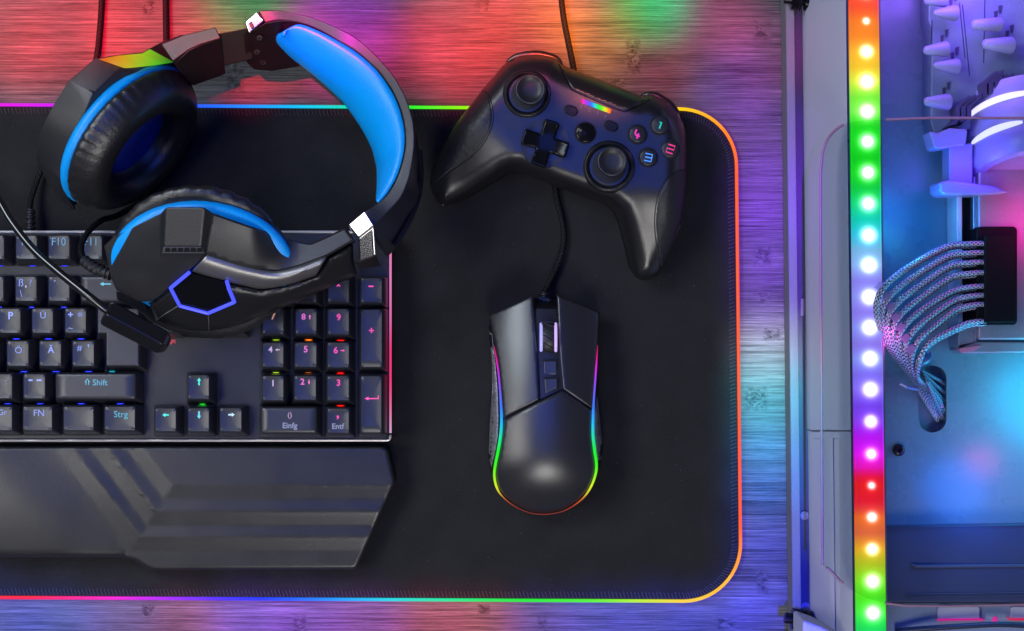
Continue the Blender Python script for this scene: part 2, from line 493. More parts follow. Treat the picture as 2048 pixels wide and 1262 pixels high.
def cable_mat(name, c0, c1, rough=0.5, metal=0.0, freq=1.0):
    """braided sleeve: two crossing spirals from the strand direction stored as UV"""
    m, nt, b = new_mat(name); N = nt.nodes; L = nt.links
    uv = N.new('ShaderNodeUVMap'); uv.uv_map = 'along'
    sep = N.new('ShaderNodeSeparateXYZ'); L.new(uv.outputs[0], sep.inputs[0])
    def M(op, a, bb=None):
        n = N.new('ShaderNodeMath'); n.operation = op
        for i, v in enumerate((a, bb)):
            if v is None: continue
            if isinstance(v, (int, float)): n.inputs[i].default_value = v
            else: L.new(v, n.inputs[i])
        return n.outputs[0]
    u, v = sep.outputs[0], sep.outputs[1]
    s1 = M('SINE', M('ADD', M('MULTIPLY', u, 6.2832 * 4), M('MULTIPLY', v, 2600.0 * freq)))
    s2 = M('SINE', M('SUBTRACT', M('MULTIPLY', u, 6.2832 * 4), M('MULTIPLY', v, 2600.0 * freq)))
    h = M('MAXIMUM', s1, s2)
    mr = N.new('ShaderNodeMapRange'); mr.inputs['From Min'].default_value = -0.2; L.new(h, mr.inputs['Value'])
    mx = N.new('ShaderNodeMix'); mx.data_type = 'RGBA'; mx.inputs['A'].default_value = (*c0, 1); mx.inputs['B'].default_value = (*c1, 1)
    L.new(mr.outputs['Result'], mx.inputs['Factor']); L.new(mx.outputs['Result'], b.inputs['Base Color'])
    b.inputs['Roughness'].default_value = rough; b.inputs['Metallic'].default_value = metal
    b.inputs['Specular IOR Level'].default_value = 0.5 if metal else 0.2
    bp = N.new('ShaderNodeBump'); bp.inputs['Strength'].default_value = 0.6; bp.inputs['Distance'].default_value = 0.0003
    L.new(h, bp.inputs['Height']); L.new(bp.outputs['Normal'], b.inputs['Normal'])
    return m
def cable(name, m, pts, r, parent=None, n=12, step=6):
    """smooth round cable through (px,py,z mm) points with UV along its length"""
    P = cr(pts, step); W = [U(p[0], p[1], p[2]) for p in P]
    mb = MB(); mb.tube(W, r, n)
    me = bpy.data.meshes.new(name); me.from_pydata(mb.v, [], mb.f); me.update()
    ls = [0.0]
    for a, b in zip(W, W[1:]): ls.append(ls[-1] + (b - a).length)
    uv = me.uv_layers.new(name='along')
    for p in me.polygons:
        idx = [me.loops[l].vertex_index for l in p.loop_indices]
        us = [(i % n) / n for i in idx]
        wrap = max(us) - min(us) > 0.5 and len(us) == 4
        for l, i, uu in zip(p.loop_indices, idx, us):
            uv.data[l].uv = (uu + (1 if wrap and uu < 0.5 else 0), ls[i // n])
    o = bpy.data.objects.new(name, me); COL.objects.link(o); me.materials.append(m)
    for p in me.polygons: p.use_smooth = True
    if parent: o.parent = parent; o.matrix_parent_inverse = parent.matrix_basis.inverted()
    return o
black_braid = cable_mat('black_braided_sleeve', (0.002, 0.002, 0.0025), (0.011, 0.011, 0.0125), 0.5)
soft_rubber = mat('black_rubber', (0.02, 0.02, 0.022), 0.5, bump=0.1)
# ================================================================== keyboard
PLZ = 23.0; KZ = 35.5
kb_plate = mat('keyboard_plate', (0.028, 0.028, 0.031), 0.38, 0.2, 0.5, bump=0.12, bscale=1800)
kb_black = mat('keyboard_black', (0.006, 0.006, 0.007), 0.55, bump=0.1)
key_mat = mat('keycap_plastic', (0.031, 0.033, 0.042), 0.33, 0, 0.65, bump=0.10, bscale=2200)
chrome = mat('polished_metal', (0.78, 0.76, 0.75), 0.12, 1.0, rvar=0.1, cvar=0.05)
kb = tag(empty('keyboard', U(390, 670, PADZ)), 'black mechanical keyboard with backlit keys lying partly under the headset', 'keyboard')
body = [(-420, 462), (776, 462), (782, 468), (782, 876), (776, 882), (-420, 884)]
slab('base', kb_black, [(-420, 463), (776, 463), (781, 468), (781, 876), (775, 881), (-420, 883)], PLZ - 1.0, PADZ + 0.2, kb, bevel=0.0008)
slab('top_plate', kb_plate, [(-418, 467), (775, 467), (778, 470), (778, 874), (774, 877), (-418, 878)], PLZ, PLZ - 0.9, kb, bevel=0.0004)
# bright trim at rear and front; right flank glows to imitate pink light
mb = MB(); mb.tube([U(x, y, PLZ - .3) for x, y in ((-420, 464), (779, 464))], 0.0008, 8); mb.build('rear_trim', mat('satin_silver_rear', (0.7, 0.68, 0.68), 0.35, .4), kb)
mb = MB(); mb.tube([U(x, y, PLZ - .3) for x, y in [(-420, 881.5), (300, 881), (774, 880.5), (778, 879.5), (780.5, 876), (781, 870)]], 0.00075, 8); mb.build('front_trim', mat('satin_silver', (0.6, 0.57, 0.54), 0.35, .5), kb)
mb = MB(); mb.tube([U(781, y, PLZ - .3) for y in range(866, 463, -8)], 0.00065, 8)
fl = mb.build('side_glint', glow_attr('keyboard_side_glint', 0.9), kb)
SIDE = [(462, (235, 130, 190)), (560, (235, 130, 195)), (640, (235, 110, 175)), (700, (250, 60, 130)), (760, (250, 60, 125)), (820, (235, 120, 170)), (870, (215, 175, 215))]
paint(fl, lambda co: lin(grad(SIDE, -co.y / (S * (1 - PLZ * .001)) + CY)))

LEG = {}
def leg_mat(rgb, k=0.85):
    key = (rgb, k)
    if key not in LEG: LEG[key] = glow('legend_light_%d' % len(LEG), lin(rgb), k)
    return LEG[key]
LEDM = {}
def led_mat(rgb, k):
    if (rgb, k) not in LEDM: LEDM[(rgb, k)] = glow('key_light_%d' % len(LEDM), lin(rgb), k)
    return LEDM[(rgb, k)]

gap_shade = MB()
def wcoord(p, z): return ((p[0] - CX) * (1 - z * .001), (p[1] - CY) * (1 - z * .001))   # world in table pixels
def keycap(x0, y0, x1, y1, led=(40, 50, 255), ledk=5.0, ex=8.5, ef=11.5, eb=3.0):
    """one keycap: flared skirt, rounded shoulders, cylindrically dished top"""
    ax, ay = wcoord((x0, y0), KZ); bx, by = wcoord((x1, y1), KZ)
    def ring(l, t, r, b, rad, z, n=4):
        return [Vector((x * S, -y * S, z * .001)) for x, y in rrect(ax - l, ay - t, bx + r, by + b, rad, n)]
    mb = MB()
    rings = [ring(ex, eb, ex, ef, 3.5, PLZ + 1.2), ring(ex, eb, ex, ef, 3.5, PLZ + 2.2), ring(1.8, 1.2, 1.8, 2.2, 4, KZ - 1.6), ring(.6, .5, .6, .7, 4.2, KZ - 0.55), ring(-.8, -.8, -.8, -.8, 4.5, KZ - 0.05)]
    W = bx - ax; H = by - ay; cxk = (ax + bx) / 2
    base_n = len(rings[-1])
    # dish only across narrow keys
    dish = 0.55 if W < 70 else 0.12
    for k in (0.75, 0.5, 0.25, 0.02):
        r_ = []
        for p in rings[4]:
            xx = cxk + (p.x / S - cxk) * k; yc = -(ay + by) / 2; yy = yc + (p.y / S - yc) * k
            u = (xx - cxk) / (W / 2)
            r_.append(Vector((xx * S, yy * S, (KZ - 0.05 - dish * (1 - u * u)) * .001)))
        rings.append(r_)
    mb.loft(rings, True, True)
    o = mb.build('keycap', key_mat, kb, smooth=50)
    # black tile painting the shade round the cap, LED peeping out in front
    wl = rrect(ax - ex - 2.5, ay - eb - 2.5, bx + ex + 2.5, by + ef + 1.5, 3, 3)
    gap_shade.loft([[Vector((x * S, -y * S, z * .001)) for x, y in wl] for z in (PLZ - .2, PLZ + .12)])
    if led:
        nl = max(1, int(round(W / 75)))
        for q in range(nl):
            lx = ax + W * (q + .5) / nl
            lm = MB(); c_ = Vector((lx * S, -(by + ef - 1.6) * S, (PLZ + 0.2) * .001))
            lm.loft([[c_ + Vector((rr * 9.5 * S * math.cos(t_ * .5236), rr * 2.8 * S * math.sin(t_ * .5236), hh * .001)) for t_ in range(12)] for rr, hh in ((1, 0), (.85, .35), (.4, .6))])
            lm.build('key_light', led_mat(led, ledk * .8), o, smooth=180)
    return o, ((ax + bx) / 2, (ay + by) / 2, ax, ay, bx, by)
def leg(o, pos, body, size, rgb, k=0.85, bold=0.0, squash=1.0):
    size *= .95; k *= .70
    x, y = wcoord(pos, KZ)
    return text_mesh(body, size * S, Vector((x * S, -y * S, (KZ - 0.12) * .001)), leg_mat(rgb, k), o, 'legend', bold=bold * S, squash=squash, th=0.00012)
def strokes(o, polys, rgb, k=0.85, z=None, name='legend', m=None, th=0.3):
    """legend drawn from polygons given in photo pixels"""
    z = KZ - 0.15 if z is None else z; mb = MB()
    for p in polys: slab(None, None, p, z + th * .6, z - th, mb=mb)
    return mb.build(name, m or leg_mat(rgb, k), o, smooth=30)
def arrow(cx, cy, d, ln=16, hw=5, hl=8, sw=1.6):
    """arrow polygon pointing left, then turned"""
    p = [(-ln / 2, 0), (-ln / 2 + hl, -hw), (-ln / 2 + hl, -sw), (ln / 2, -sw), (ln / 2, sw), (-ln / 2 + hl, sw), (-ln / 2 + hl, hw)]
    a = {'l': 0, 'u': 90, 'r': 180, 'd': 270}[d]
    return rot2([(cx + x, cy + y) for x, y in p], (cx, cy), a)

BL = (40, 55, 255); LAV = (150, 170, 250); ICE = (130, 190, 230); CYA = (110, 200, 230); TEA = (80, 225, 215); PNK = (250, 90, 170); PPK = (235, 120, 200); WHT = (205, 180, 215)
# function row
for x0, t in ((-34, None), (32, 'F9'), (97, 'F10'), (162, 'F11'), (227, None)):
    o, c = keycap(x0, 471, x0 + 42, 518, BL, 2.5)
    if t: leg(o, (x0 + 20, 484), t, 23, ICE, .5, squash=.9)
# digits row
o, c = keycap(-35, 553, 7, 602, BL)
o, c = keycap(31, 553, 73, 602, BL); leg(o, (42, 566), 'ß', 22, LAV, .8); leg(o, (51.5, 567), ',', 22, (220, 225, 250), .8); leg(o, (61, 566), '?', 19, LAV, .55); leg(o, (42, 588), '\\', 20, LAV, .75)
o, c = keycap(97, 553, 139, 602, BL); leg(o, (109, 569), '´', 26, LAV, .6); leg(o, (127, 569), '`', 26, LAV, .5)
o, c = keycap(162, 553, 268, 602, BL); strokes(o, [arrow(211, 568, 'l', 22, 4, 7, 1.1)], CYA, .8)
# letters
o, c = keycap(-66, 617, -24, 666, BL)
o, c = keycap(-1, 617, 41, 666, BL); leg(o, (21, 632), 'P', 21, LAV, 1.0, bold=.5)
o, c = keycap(64, 617, 106, 666, BL); leg(o, (86, 631), 'Ü', 19, LAV, .9)
o, c = keycap(130, 617, 172, 666, BL); leg(o, (141, 630), '+', 20, LAV, .95, bold=.4); leg(o, (160, 634), '*', 24, LAV, .9); leg(o, (141, 656), '~', 19, LAV, .7)
for x in (-52,): o, c = keycap(x, 682, x + 42, 732, BL)
o, c = keycap(14, 682, 57, 732, BL); leg(o, (37, 701), 'Ö', 19, LAV, .75)
o, c = keycap(79, 682, 122, 732, BL); leg(o, (102, 700), 'Ä', 19, LAV, .95, bold=.3)
o, c = keycap(145, 682, 188, 732, BL); leg(o, (159, 696), '#', 17, LAV, .85); leg(o, (177, 698), "'", 22, LAV, .85, bold=.4)
# ISO enter: an L-shaped cap
def iso_enter():
    top = [(195, 617), (278, 617), (278, 732), (212, 732), (212, 667), (195, 667)]
    sk = [(-7, -2), (8, -2), (8, 12), (-8, 12), (-8, 10), (-7, 10)]
    low = []
    for p, s_ in zip(top, sk):
        x, y = wcoord(p, KZ); low.append(Vector(((x + s_[0]) * S, -(y + s_[1]) * S, (PLZ + 1.2) * .001)))
    mb = MB(); mb.loft([low, [U(x, y, KZ - .3) for x, y in top]])
    o = mb.build('keycap', key_mat, kb, bevel=0.0009, segs=3, smooth=30)
    w2 = []
    for p, s_ in zip(top, sk):
        x, y = wcoord(p, KZ); w2.append(((x + s_[0] * 1.3) * S, -(y + s_[1] * 1.15) * S))
    gap_shade.loft([[Vector((x, y, z * .001)) for x, y in w2] for z in (PLZ - .2, PLZ + .14)])
    lx, ly = wcoord((212, 732), KZ)
    lm = MB(); lm.box(((lx + 2) * S, -(ly + 9.5) * S, (PLZ + .45) * .001), (10 * S, 4 * S, .0006)); lm.build('key_light', led_mat((20, 200, 230), 4), o)
iso_enter()
# shift row
o, c = keycap(-19, 748, 24, 797, BL); leg(o, (12, 763), ':', 18, LAV, .5)
o, c = keycap(47, 748, 90, 797, BL); strokes(o, [[(57, 759), (65, 759), (65, 762), (57, 762)], [(73, 759), (83, 759), (83, 762), (73, 762)]], LAV, .85)
o, c = keycap(112, 748, 270, 797, BL, 6)
leg(o, (200, 765.5), 'Shift', 17.5, CYA, .7)
strokes(o, [[(174.5, 757), (180, 764), (177.7, 764), (177.7, 769.5), (176.4, 769.5), (176.4, 762.6), (177.4, 762.6), (174.5, 759), (171.6, 762.6), (172.6, 762.6), (172.6, 769.5), (171.3, 769.5), (171.3, 764), (169, 764)]], CYA, .7)
# bottom row
o, c = keycap(-34, 813, 24, 861, None); leg(o, (5, 825), 'Gr', 16, LAV, .8)
o, c = keycap(46, 813, 104, 861, None); leg(o, (78, 826.5), 'FN', 19, LAV, .8)
o, c = keycap(127, 813, 187, 861, None)
o, c = keycap(209, 813, 270, 861, None); leg(o, (241.5, 829), 'Strg', 18, CYA, .75)
# arrow cluster
GR = (30, 220, 40)
o, c = keycap(376, 750, 418, 798, GR, 4.5); strokes(o, [arrow(398, 763, 'u', 15, 4, 6, 1.6)], TEA, .9)
o, c = keycap(310, 816, 352, 863, None); strokes(o, [arrow(331, 830, 'l', 13, 4, 6, 1.6)], TEA, .9)
o, c = keycap(376, 816, 418, 863, None); strokes(o, [arrow(398, 830, 'd', 15, 4, 6, 1.6)], (110, 205, 225), .9)
o, c = keycap(440, 816, 483, 863, None); strokes(o, [arrow(463, 829.5, 'r', 13, 4, 6, 1.6)], (190, 225, 235), .9)
# navigation keys peeping out below the headset
for x in (309, 375, 440): keycap(x, 617, x + 44, 664, None)
# numeric pad
YG = (150, 190, 40); ORG = (255, 120, 20); RED = (255, 15, 10)
keycap(525, 556, 567, 604, None)
keycap(591, 556, 633, 604, ORG, 3.5)
o, c = keycap(656, 556, 698, 604, RED, 6); strokes(o, [[(677, 568), (681, 572), (679.5, 573.4), (677, 570.8), (674.5, 573.4), (673, 572)]], PNK, .9)
o, c = keycap(722, 556, 764, 605, None); strokes(o, [[(737, 571.2), (747, 571.2), (747, 574), (737, 574)]], PNK, .9)
o, c = keycap(525, 618, 567, 668, YG, 3); leg(o, (546, 633.5), '7', 17, (225, 165, 150), .9, bold=.4)
o, c = keycap(591, 618, 633, 668, ORG, 4.5); leg(o, (607, 634), '8', 17, PPK, .95, bold=.4); strokes(o, [arrow(619.5, 634, 'u', 9, 2.4, 4, .9)], PPK, .95)
o, c = keycap(656, 618, 698, 669, RED, 7); leg(o, (677.5, 635), '9', 18, PNK, 1.0, bold=.4)
o, c = keycap(722, 619, 764, 734, None); leg(o, (743, 662), '+', 21, PNK, 1.0, bold=.4)
o, c = keycap(525, 685, 567, 734, YG, 4); leg(o, (541, 699.5), '4', 17, (215, 190, 225), .9, bold=.3); strokes(o, [arrow(555, 699.5, 'l', 9, 2.4, 4, .9)], WHT, .8)
o, c = keycap(590, 685, 633, 734, ORG, 1.0); leg(o, (611.5, 699), '5', 18, PPK, 1.0, bold=.4)
strokes(o, [[(606, 727), (617, 727), (617, 729), (606, 729)]], (20, 20, 20), .0, m=key_mat, name='home_bar', th=.6)
o, c = keycap(655, 685, 698, 735, RED, 5); leg(o, (671.5, 701), '6', 18, PNK, 1.0, bold=.4); strokes(o, [arrow(685.5, 701, 'r', 9, 2.4, 4, .9)], PNK, .9)
o, c = keycap(525, 752, 567, 801, None); leg(o, (546, 767), '1', 18, WHT, .9, bold=.4)
o, c = keycap(589, 752, 632, 800, None); leg(o, (605, 764), '2', 17, PPK, 1.0, bold=.4); strokes(o, [arrow(618, 764, 'd', 9, 2.4, 4, .9)], PPK, .95)
o, c = keycap(655, 752, 698, 801, RED, 8); leg(o, (677, 766), '3', 18, PNK, 1.0, bold=.4)
o, c = keycap(722, 752, 763, 865, None)
strokes(o, [[(729, 797), (737, 793.5), (737, 796.2), (755.5, 796.2), (755.5, 791), (757.5, 791), (757.5, 798.2), (737, 798.2), (737, 800.5)]], PNK, 1.0)
o, c = keycap(523, 816, 632, 865, None); leg(o, (579.5, 830), '()', 15, (215, 180, 205), .85); leg(o, (579.5, 851.5), 'Einfg', 16, (170, 175, 205), .55, bold=.3)
o, c = keycap(655, 817, 698, 866, None); leg(o, (675.5, 826), ',', 30, PNK, 1.0, bold=.5); leg(o, (675.5, 853), 'Entf', 15.5, (175, 180, 205), .55, bold=.3)
gap_shade.build('key_gap_shade', kb_black, kb)
# red emblem printed on the plate, half hidden by the microphone
strokes(kb, [[(331, 680), (338, 684), (342, 679), (351, 679), (351, 688), (346, 684), (342, 690), (337, 685), (333, 689)]], None, z=PLZ - .05, name='emblem', m=mat('red_print', (0.75, 0.06, 0.08), 0.4))
nv = strokes(kb, [[(324, 647), (334, 651), (333, 654), (323, 650)]], (210, 215, 225), .5, name='legend')
# its cable leaves the rear and runs under the ear cup, off the table
cable('cable', black_braid, [(61, 458, 14), (60, 430, 14), (62, 400, 12), (78, 352, 9), (100, 300, 7), (140, 220, 6), (176, 168, 6), (192, 118, 4), (199, 60, 3.2), (203, 0, 3), (205, -60, 3)], 0.0016, kb)
mb = MB(); P = [U(61, 462 - k * 2.6, 14 + .02 * k) for k in range(18)]
mb.tube(P, [0.0030 if (k // 2) % 2 else 0.0022 for k in range(18)], 14); mb.build('cable_boot', soft_rubber, kb)

# ================================================================== wrist rest
wr_mat = mat('wrist_rest_plastic', (0.020, 0.020, 0.022), 0.35, 0, 0.55, bump=0.2, bscale=1400, cvar=0.5)
WO = [(-420, 893), (764, 893), (771, 896), (776, 902), (789, 958), (789.5, 965), (787, 972), (716, 1131), (712, 1136), (705, 1138.5), (306, 1140), (293, 1136), (270, 1122), (258, 1118), (240, 1117), (-420, 1117)]
WO_r = resample(WO, 7)
def sstep(t): t = max(0, min(1, t)); return t * t * (3 - 2 * t)
def wz(x, y):
    t = (y - 893) / 79.0
    diag = (285 + 60 * t) - x
    s = max(diag * 0.72, y - 972)
    # saw-tooth ledges between the three crease lines
    def ramp(q, w, d): return -d * min(1, q / w) ** .8
    if s < 0: z = 21.5
    elif s < 54: z = 21.5 + ramp(s, 26.0, .8) + .5 * sstep((s - 26) / 28.0)
    elif s < 103: z = 21.05 + ramp(s - 54, 24.0, 1.0) + .5 * sstep((s - 78) / 25.0)
    else: z = 20.55 + ramp(s - 103, 26.0, .9) + (2.4 * sstep((s - 129) / 120.0) if diag * .72 > y - 972 else 0)
    # broad fall towards the front edge and a soft dome on the left
    z -= 2.0 * max(0, (y - 985) / 150.0) ** 1.6
    if x < 300: z += 1.2 * (1 - ((y - 980) / 110.0) ** 2) * sstep((300 - x) / 200.0)
    d = dist_poly((x, y), WO)
    r = 9.0 if x > 250 else 16.0
    if x > 250 or y < 1000:
        if d < 6: z -= .62 * (1 - d / 6.0)
        if d < 1: z -= .5 * (1 - d)
    elif d < r: z -= 5.0 * (1 - math.sqrt(max(0, 1 - (1 - d / r) ** 2)))
    return z
ex = []
for s_ in (0, 3, 8, 15, 26, 33, 54, 57, 62, 69, 78, 90, 103, 106, 111, 118, 129):      # vertices along the creases keep them crisp
    yc = 972 + s_; xc = 285 + 60 * (yc - 893) / 79.0 - s_ / .72
    for k in range(75): ex.append((xc + 6.0 * k, yc))
    for k in range(1, 34):
        yy = yc - 4.5 * k
        if yy > 894: ex.append((285 + 60 * (yy - 893) / 79.0 - s_ / .72, yy))
for off in (1, 3.2, 6, 9):
    ex += offset_poly(WO_r, off)
o = patch('wrist_rest', wr_mat, WO_r, wz, step=7, zbot=PADZ + .2, extra=ex, smooth=60)
tag(o, 'long black plastic wrist rest with stepped creases in front of the keyboard', 'wrist rest')
# ================================================================== game controller
ctl_black = mat('controller_shell', (0.010, 0.010, 0.012), 0.34, 0, 0.9, bump=0.18, bscale=1700)
ctl_rubber = mat('textured_rubber', (0.016, 0.016, 0.017), 0.5, 0, 0.5, bump=1.0, bscale=420, detail=8)
gloss_black = mat('gloss_black', (0.006, 0.006, 0.008), 0.16, 0, 0.22, rvar=0.05)
stick_rubber = mat('stick_rubber', (0.020, 0.020, 0.022), 0.40, bump=0.15)
grey_print = glow('grey_print', lin((120, 125, 140)), 0.25)
CO = [(1063.5, 109.4), (1034, 114), (1012, 126), (991, 149), (964, 180), (939.6, 212), (912.7, 246), (888.5, 284), (869.6, 321), (861.5, 348), (861, 373), (868, 394), (879, 407), (891, 411.5),
      (915, 402), (947.7, 384), (975, 367.5), (991, 358), (1007, 347), (1020, 342), (1036, 341.5), (1069, 353), (1105, 368.5), (1140, 381), (1180, 395), (1216, 408), (1233, 424), (1244, 453), (1255, 496), (1264, 538), (1269, 551), (1278, 558),
      (1293, 560), (1308, 556), (1318, 548), (1328, 532), (1349, 488), (1365, 436), (1373, 366), (1374, 320), (1373, 280), (1369, 256), (1358, 229), (1338, 206), (1318, 194.5), (1306, 189.5), (1296, 188.5), (1281, 190.5),
      (1214, 164), (1147, 139), (1124, 128), (1110, 116), (1086, 110.5)]
CO_r = resample([tuple(p) for p in cr(CO, 3, True)], 5)
def lerp_(a, b, t): return a + (b - a) * t
def ctl_h(x, y):
    d = dist_poly((x, y), CO)
    # crown lower at the two grip tips
    g1 = math.hypot(x - 880, y - 400) / 190.0; g2 = math.hypot(x - 1292, y - 560) / 200.0
    k = sstep(min(1, min(g1, g2)))
    top = lerp_(27.0, 45.0, k)
    edge = lerp_(15.0, 25.0, k)
    r = 40.0
    t = max(0, 1 - d / r)
    return edge + (top - edge) * math.sqrt(max(0, 1 - t * t * 0.995))
ctl = tag(empty('game_controller', U(1110, 300, PADZ)), 'black game controller with two thumbsticks and a rainbow bar on the mouse pad', 'game controller')
cex = []
for off in (1.0, 2.5, 5, 9, 14, 20): cex += offset_poly(CO_r, off)
def cbot(x, y): return 9.0
patch('shell', ctl_black, CO_r, ctl_h, step=7, parent=ctl, zbot=9.0, taper=0.05, extra=cex, smooth=180)
slab('underside', ctl_black, offset_poly(CO_r, 6), 9.0, PADZ + .2, ctl, taper=-0.05)
def inlay(name, m, outline, lift=0.45, edge=2.2, drop=1.0, step=5, parent=ctl, hf=ctl_h, skirt=3.0, smooth=180):
    """a separately moulded panel seated on the shell with a groove round it"""
    O = resample(outline, 4)
    def z(x, y):
        d = dist_poly((x, y), outline)
        return hf(x, y) + lift - (drop + lift) * (1 - min(1, d / edge)) ** 2
    e = []
    for off in (1.0, edge): e += offset_poly(O, off)
    return patch(name, m, O, z, step=step, parent=parent, zbot=lambda x, y: hf(x, y) - skirt, extra=e, smooth=smooth)
def groove(name, m, path, w, parent=ctl, hf=ctl_h, lift=0.12):
    mb = MB(); P = [tuple(p) for p in cr(path, 6)]
    mb.tube([U(x, y, hf(x, y) + lift - w * S * 700) for x, y in P], w * S, 6)
    return mb.build(name, m, parent)
gl = [tuple(p) for p in cr([(964.5, 182), (975, 189), (983, 212), (985, 238), (979, 262), (963, 290), (938, 315), (905, 339), (868, 371)], 6)]
inlay('grip', ctl_rubber, gl + [(863, 366), (864, 350), (872, 322), (890, 285), (914, 247), (941, 213)], 0.35)
gr_ = [tuple(p) for p in cr([(1371.5, 340), (1350, 347), (1332, 362), (1319, 388), (1312, 420), (1311, 455), (1316, 500), (1322, 538)], 6)]
inlay('grip', ctl_rubber, gr_ + [(1327, 530), (1347, 488), (1362.5, 436), (1370.5, 366)], 0.35)
groove('seam', kb_black, [(964, 181), (976, 188), (984.5, 212), (986.5, 238), (980.5, 262), (964.5, 291), (939, 316.5), (906, 340.5), (867, 373)], 1.4)
groove('seam', kb_black, [(1372.5, 338), (1349, 345.5), (1330.5, 361), (1317.5, 387), (1310.5, 420), (1309.5, 455), (1314.5, 500), (1321, 541)], 1.6)
# upper centre panel and the shoulder bumpers
inlay('centre_panel', ctl_black, [(1119, 129.5), (1147, 141), (1214, 166.5), (1280, 193), (1297, 199.5), (1257, 219), (1241, 219), (1196, 201), (1150, 182), (1140.5, 174)], 0.1, edge=2.0)
groove('seam', gloss_black, [(1118, 129), (1130, 152), (1140, 175), (1150, 183), (1196, 203), (1241, 221), (1257, 221), (1300, 199)], 1.9)
def bumper(pts):
    n_ = (len(pts) - 1) * 5 + 1
    mb = MB(); mb.tube([U(x, y + 2.5, z - 6) for x, y, z in cr(pts, 5)], [0.0022 * (math.sin(math.pi * (k + .8) / (n_ + .6)) ** .4) for k in range(n_)], 12)
    return mb.build('bumper', ctl_black, ctl, smooth=180)
bumper([(1013, 122, 26), (1034, 110.5, 27), (1064, 106, 28), (1088, 107.5, 28), (1112, 115, 28), (1124, 126, 27)])
bumper([(1283, 189, 27), (1297, 187, 28), (1310, 188.5, 28), (1322, 194.5, 28), (1341, 206, 27), (1359, 226, 26)])
def thumbstick(dx, dy, dr, sx, sy, sr):
    c = U(dx, dy, 0); z0 = ctl_h(dx, dy); k = S * (1 - z0 * .001)
    mb = MB(); zc = Vector((c.x * (1 - z0 * .001), c.y * (1 - z0 * .001), z0 * .001))
    prof = [(dr * 1.03, -1.2), (dr, .2), (dr * .96, 1.2), (dr * .90, 1.7), (dr * .84, 1.5), (dr * .76, .2), (dr * .71, -.6), (dr * .69, -.5), (dr * .665, -.9), (dr * .65, -2.0), (dr * .64, -9), (0.01, -9.5)]
    mb.lathe(zc, (0, 0, 1), [(r * k, h * .001) for r, h in prof], 64, cap0=False)
    ringo = mb.build('thumbstick_ring', ctl_black, ctl, smooth=40)
    # black floor of the well, deep inside the dish
    zt = z0 + 10.0; kt = S * (1 - zt * .001); t = U(sx, sy, zt)
    base = Vector((zc.x, zc.y, (z0 + 0.2) * .001))
    mb = MB()
    mb.lathe(base, (0, 0, 1), [(dr * .655 * k, -.0013), (dr * .655 * k, 0.0001), (dr * .3 * k, .0004), (0.00001, .0004)], 48); mb.build('thumbstick_well', kb_black, ctl)
    mb = MB(); mb.tube([base, base.lerp(t, .5), t - Vector((0, 0, .003))], 0.0036, 16); mb.build('thumbstick_shaft', kb_black, ctl)
    prof = [(sr * .55, -5.2), (sr * .92, -4.6), (sr * .99, -4.0), (sr * 1.0, -2.6), (sr * .97, -1.8), (sr * 1.0, -1.1), (sr * 1.0, -.4), (sr * .95, .2), (sr * .87, .35), (sr * .80, .05), (sr * .72, -.7), (sr * .4, -1.2), (0.01, -1.35)]
    mb = MB(); mb.lathe(t, (0, 0, 1), [(r * kt, h * .001) for r, h in prof], 64)
    mb.build('thumbstick', stick_rubber, ctl, smooth=50)
thumbstick(1054, 188, 48, 1061, 178, 31)
thumbstick(1218, 333, 52, 1224.5, 322.5, 30.5)
# cross pad in its dish
c = U(1090, 287, 46)
mb = MB(); mb.lathe(Vector((c.x, c.y, ctl_h(1090, 287) * .001)), (0, 0, 1), [(47 * S, -.001), (46 * S, .0002), (43 * S, .0001), (30 * S, -.0001), (.00001, -.0001)], 56); mb.build('cross_pad_dish', mat('dish_plastic', (0.03, 0.03, 0.034), 0.33), ctl)
a, b_ = 47, 15.5
plus = []
for k in range(4):
    for p in ((b_, -b_), (a - 3, -b_ - .5), (a, -b_ + 3), (a + .6, 0), (a, b_ - 3), (a - 3, b_ + .5)):
        t = math.radians(90 * k); plus.append((p[0] * math.cos(t) - p[1] * math.sin(t), p[0] * math.sin(t) + p[1] * math.cos(t)))
plus = rot2([(1090.5 + x, 286.5 + y) for x, y in plus], (1090.5, 286.5), 18)
PR = resample(plus, 3.5)
def plusz(x, y):
    r = math.hypot(x - 1090.5, y - 286.5)
    d = dist_poly((x, y), plus)
    return 47.6 + 2.6 * (r / 47.0) ** 2 - 1.3 * (1 - min(1, d / 4.0)) ** 2
pe = []
for off in (1, 2, 3.2): pe += offset_poly(PR, off)
patch('cross_pad', gloss_black, PR, plusz, step=4, parent=ctl, zbot=44, extra=pe, smooth=180)
# round and oval buttons
def button(x, y, r, m, name='button', up=2.0, dome=0.6, ring=True):
    z0 = ctl_h(x, y); k = S * (1 - z0 * .001); p = U(x, y, z0)
    if ring:
        mb = MB(); mb.lathe(p, (0, 0, 1), [((r + 3) * k, -.0012), ((r + 3) * k, .00012), ((r + .2) * k, .00012), ((r + .2) * k, -.0012)], 40); mb.build('button_rim', kb_black, ctl)
    mb = MB(); mb.lathe(p, (0, 0, 1), [(r * k, -.001), (r * k, (up - .9) * .001), (r * .97 * k, (up - .4) * .001), (r * .89 * k, (up - .08) * .001), (r * .8 * k, up * .001), (r * .5 * k, (up + dome * .6) * .001), (.00001, (up + dome) * .001)], 44)
    return mb.build(name, m, ctl, smooth=60), z0 + up + dome
button(1170.8, 265.7, 20, gloss_black, up=1.4, dome=1.2)
oval_m = mat('oval_button', (0.010, 0.010, 0.012), 0.3, 0, 0.25)
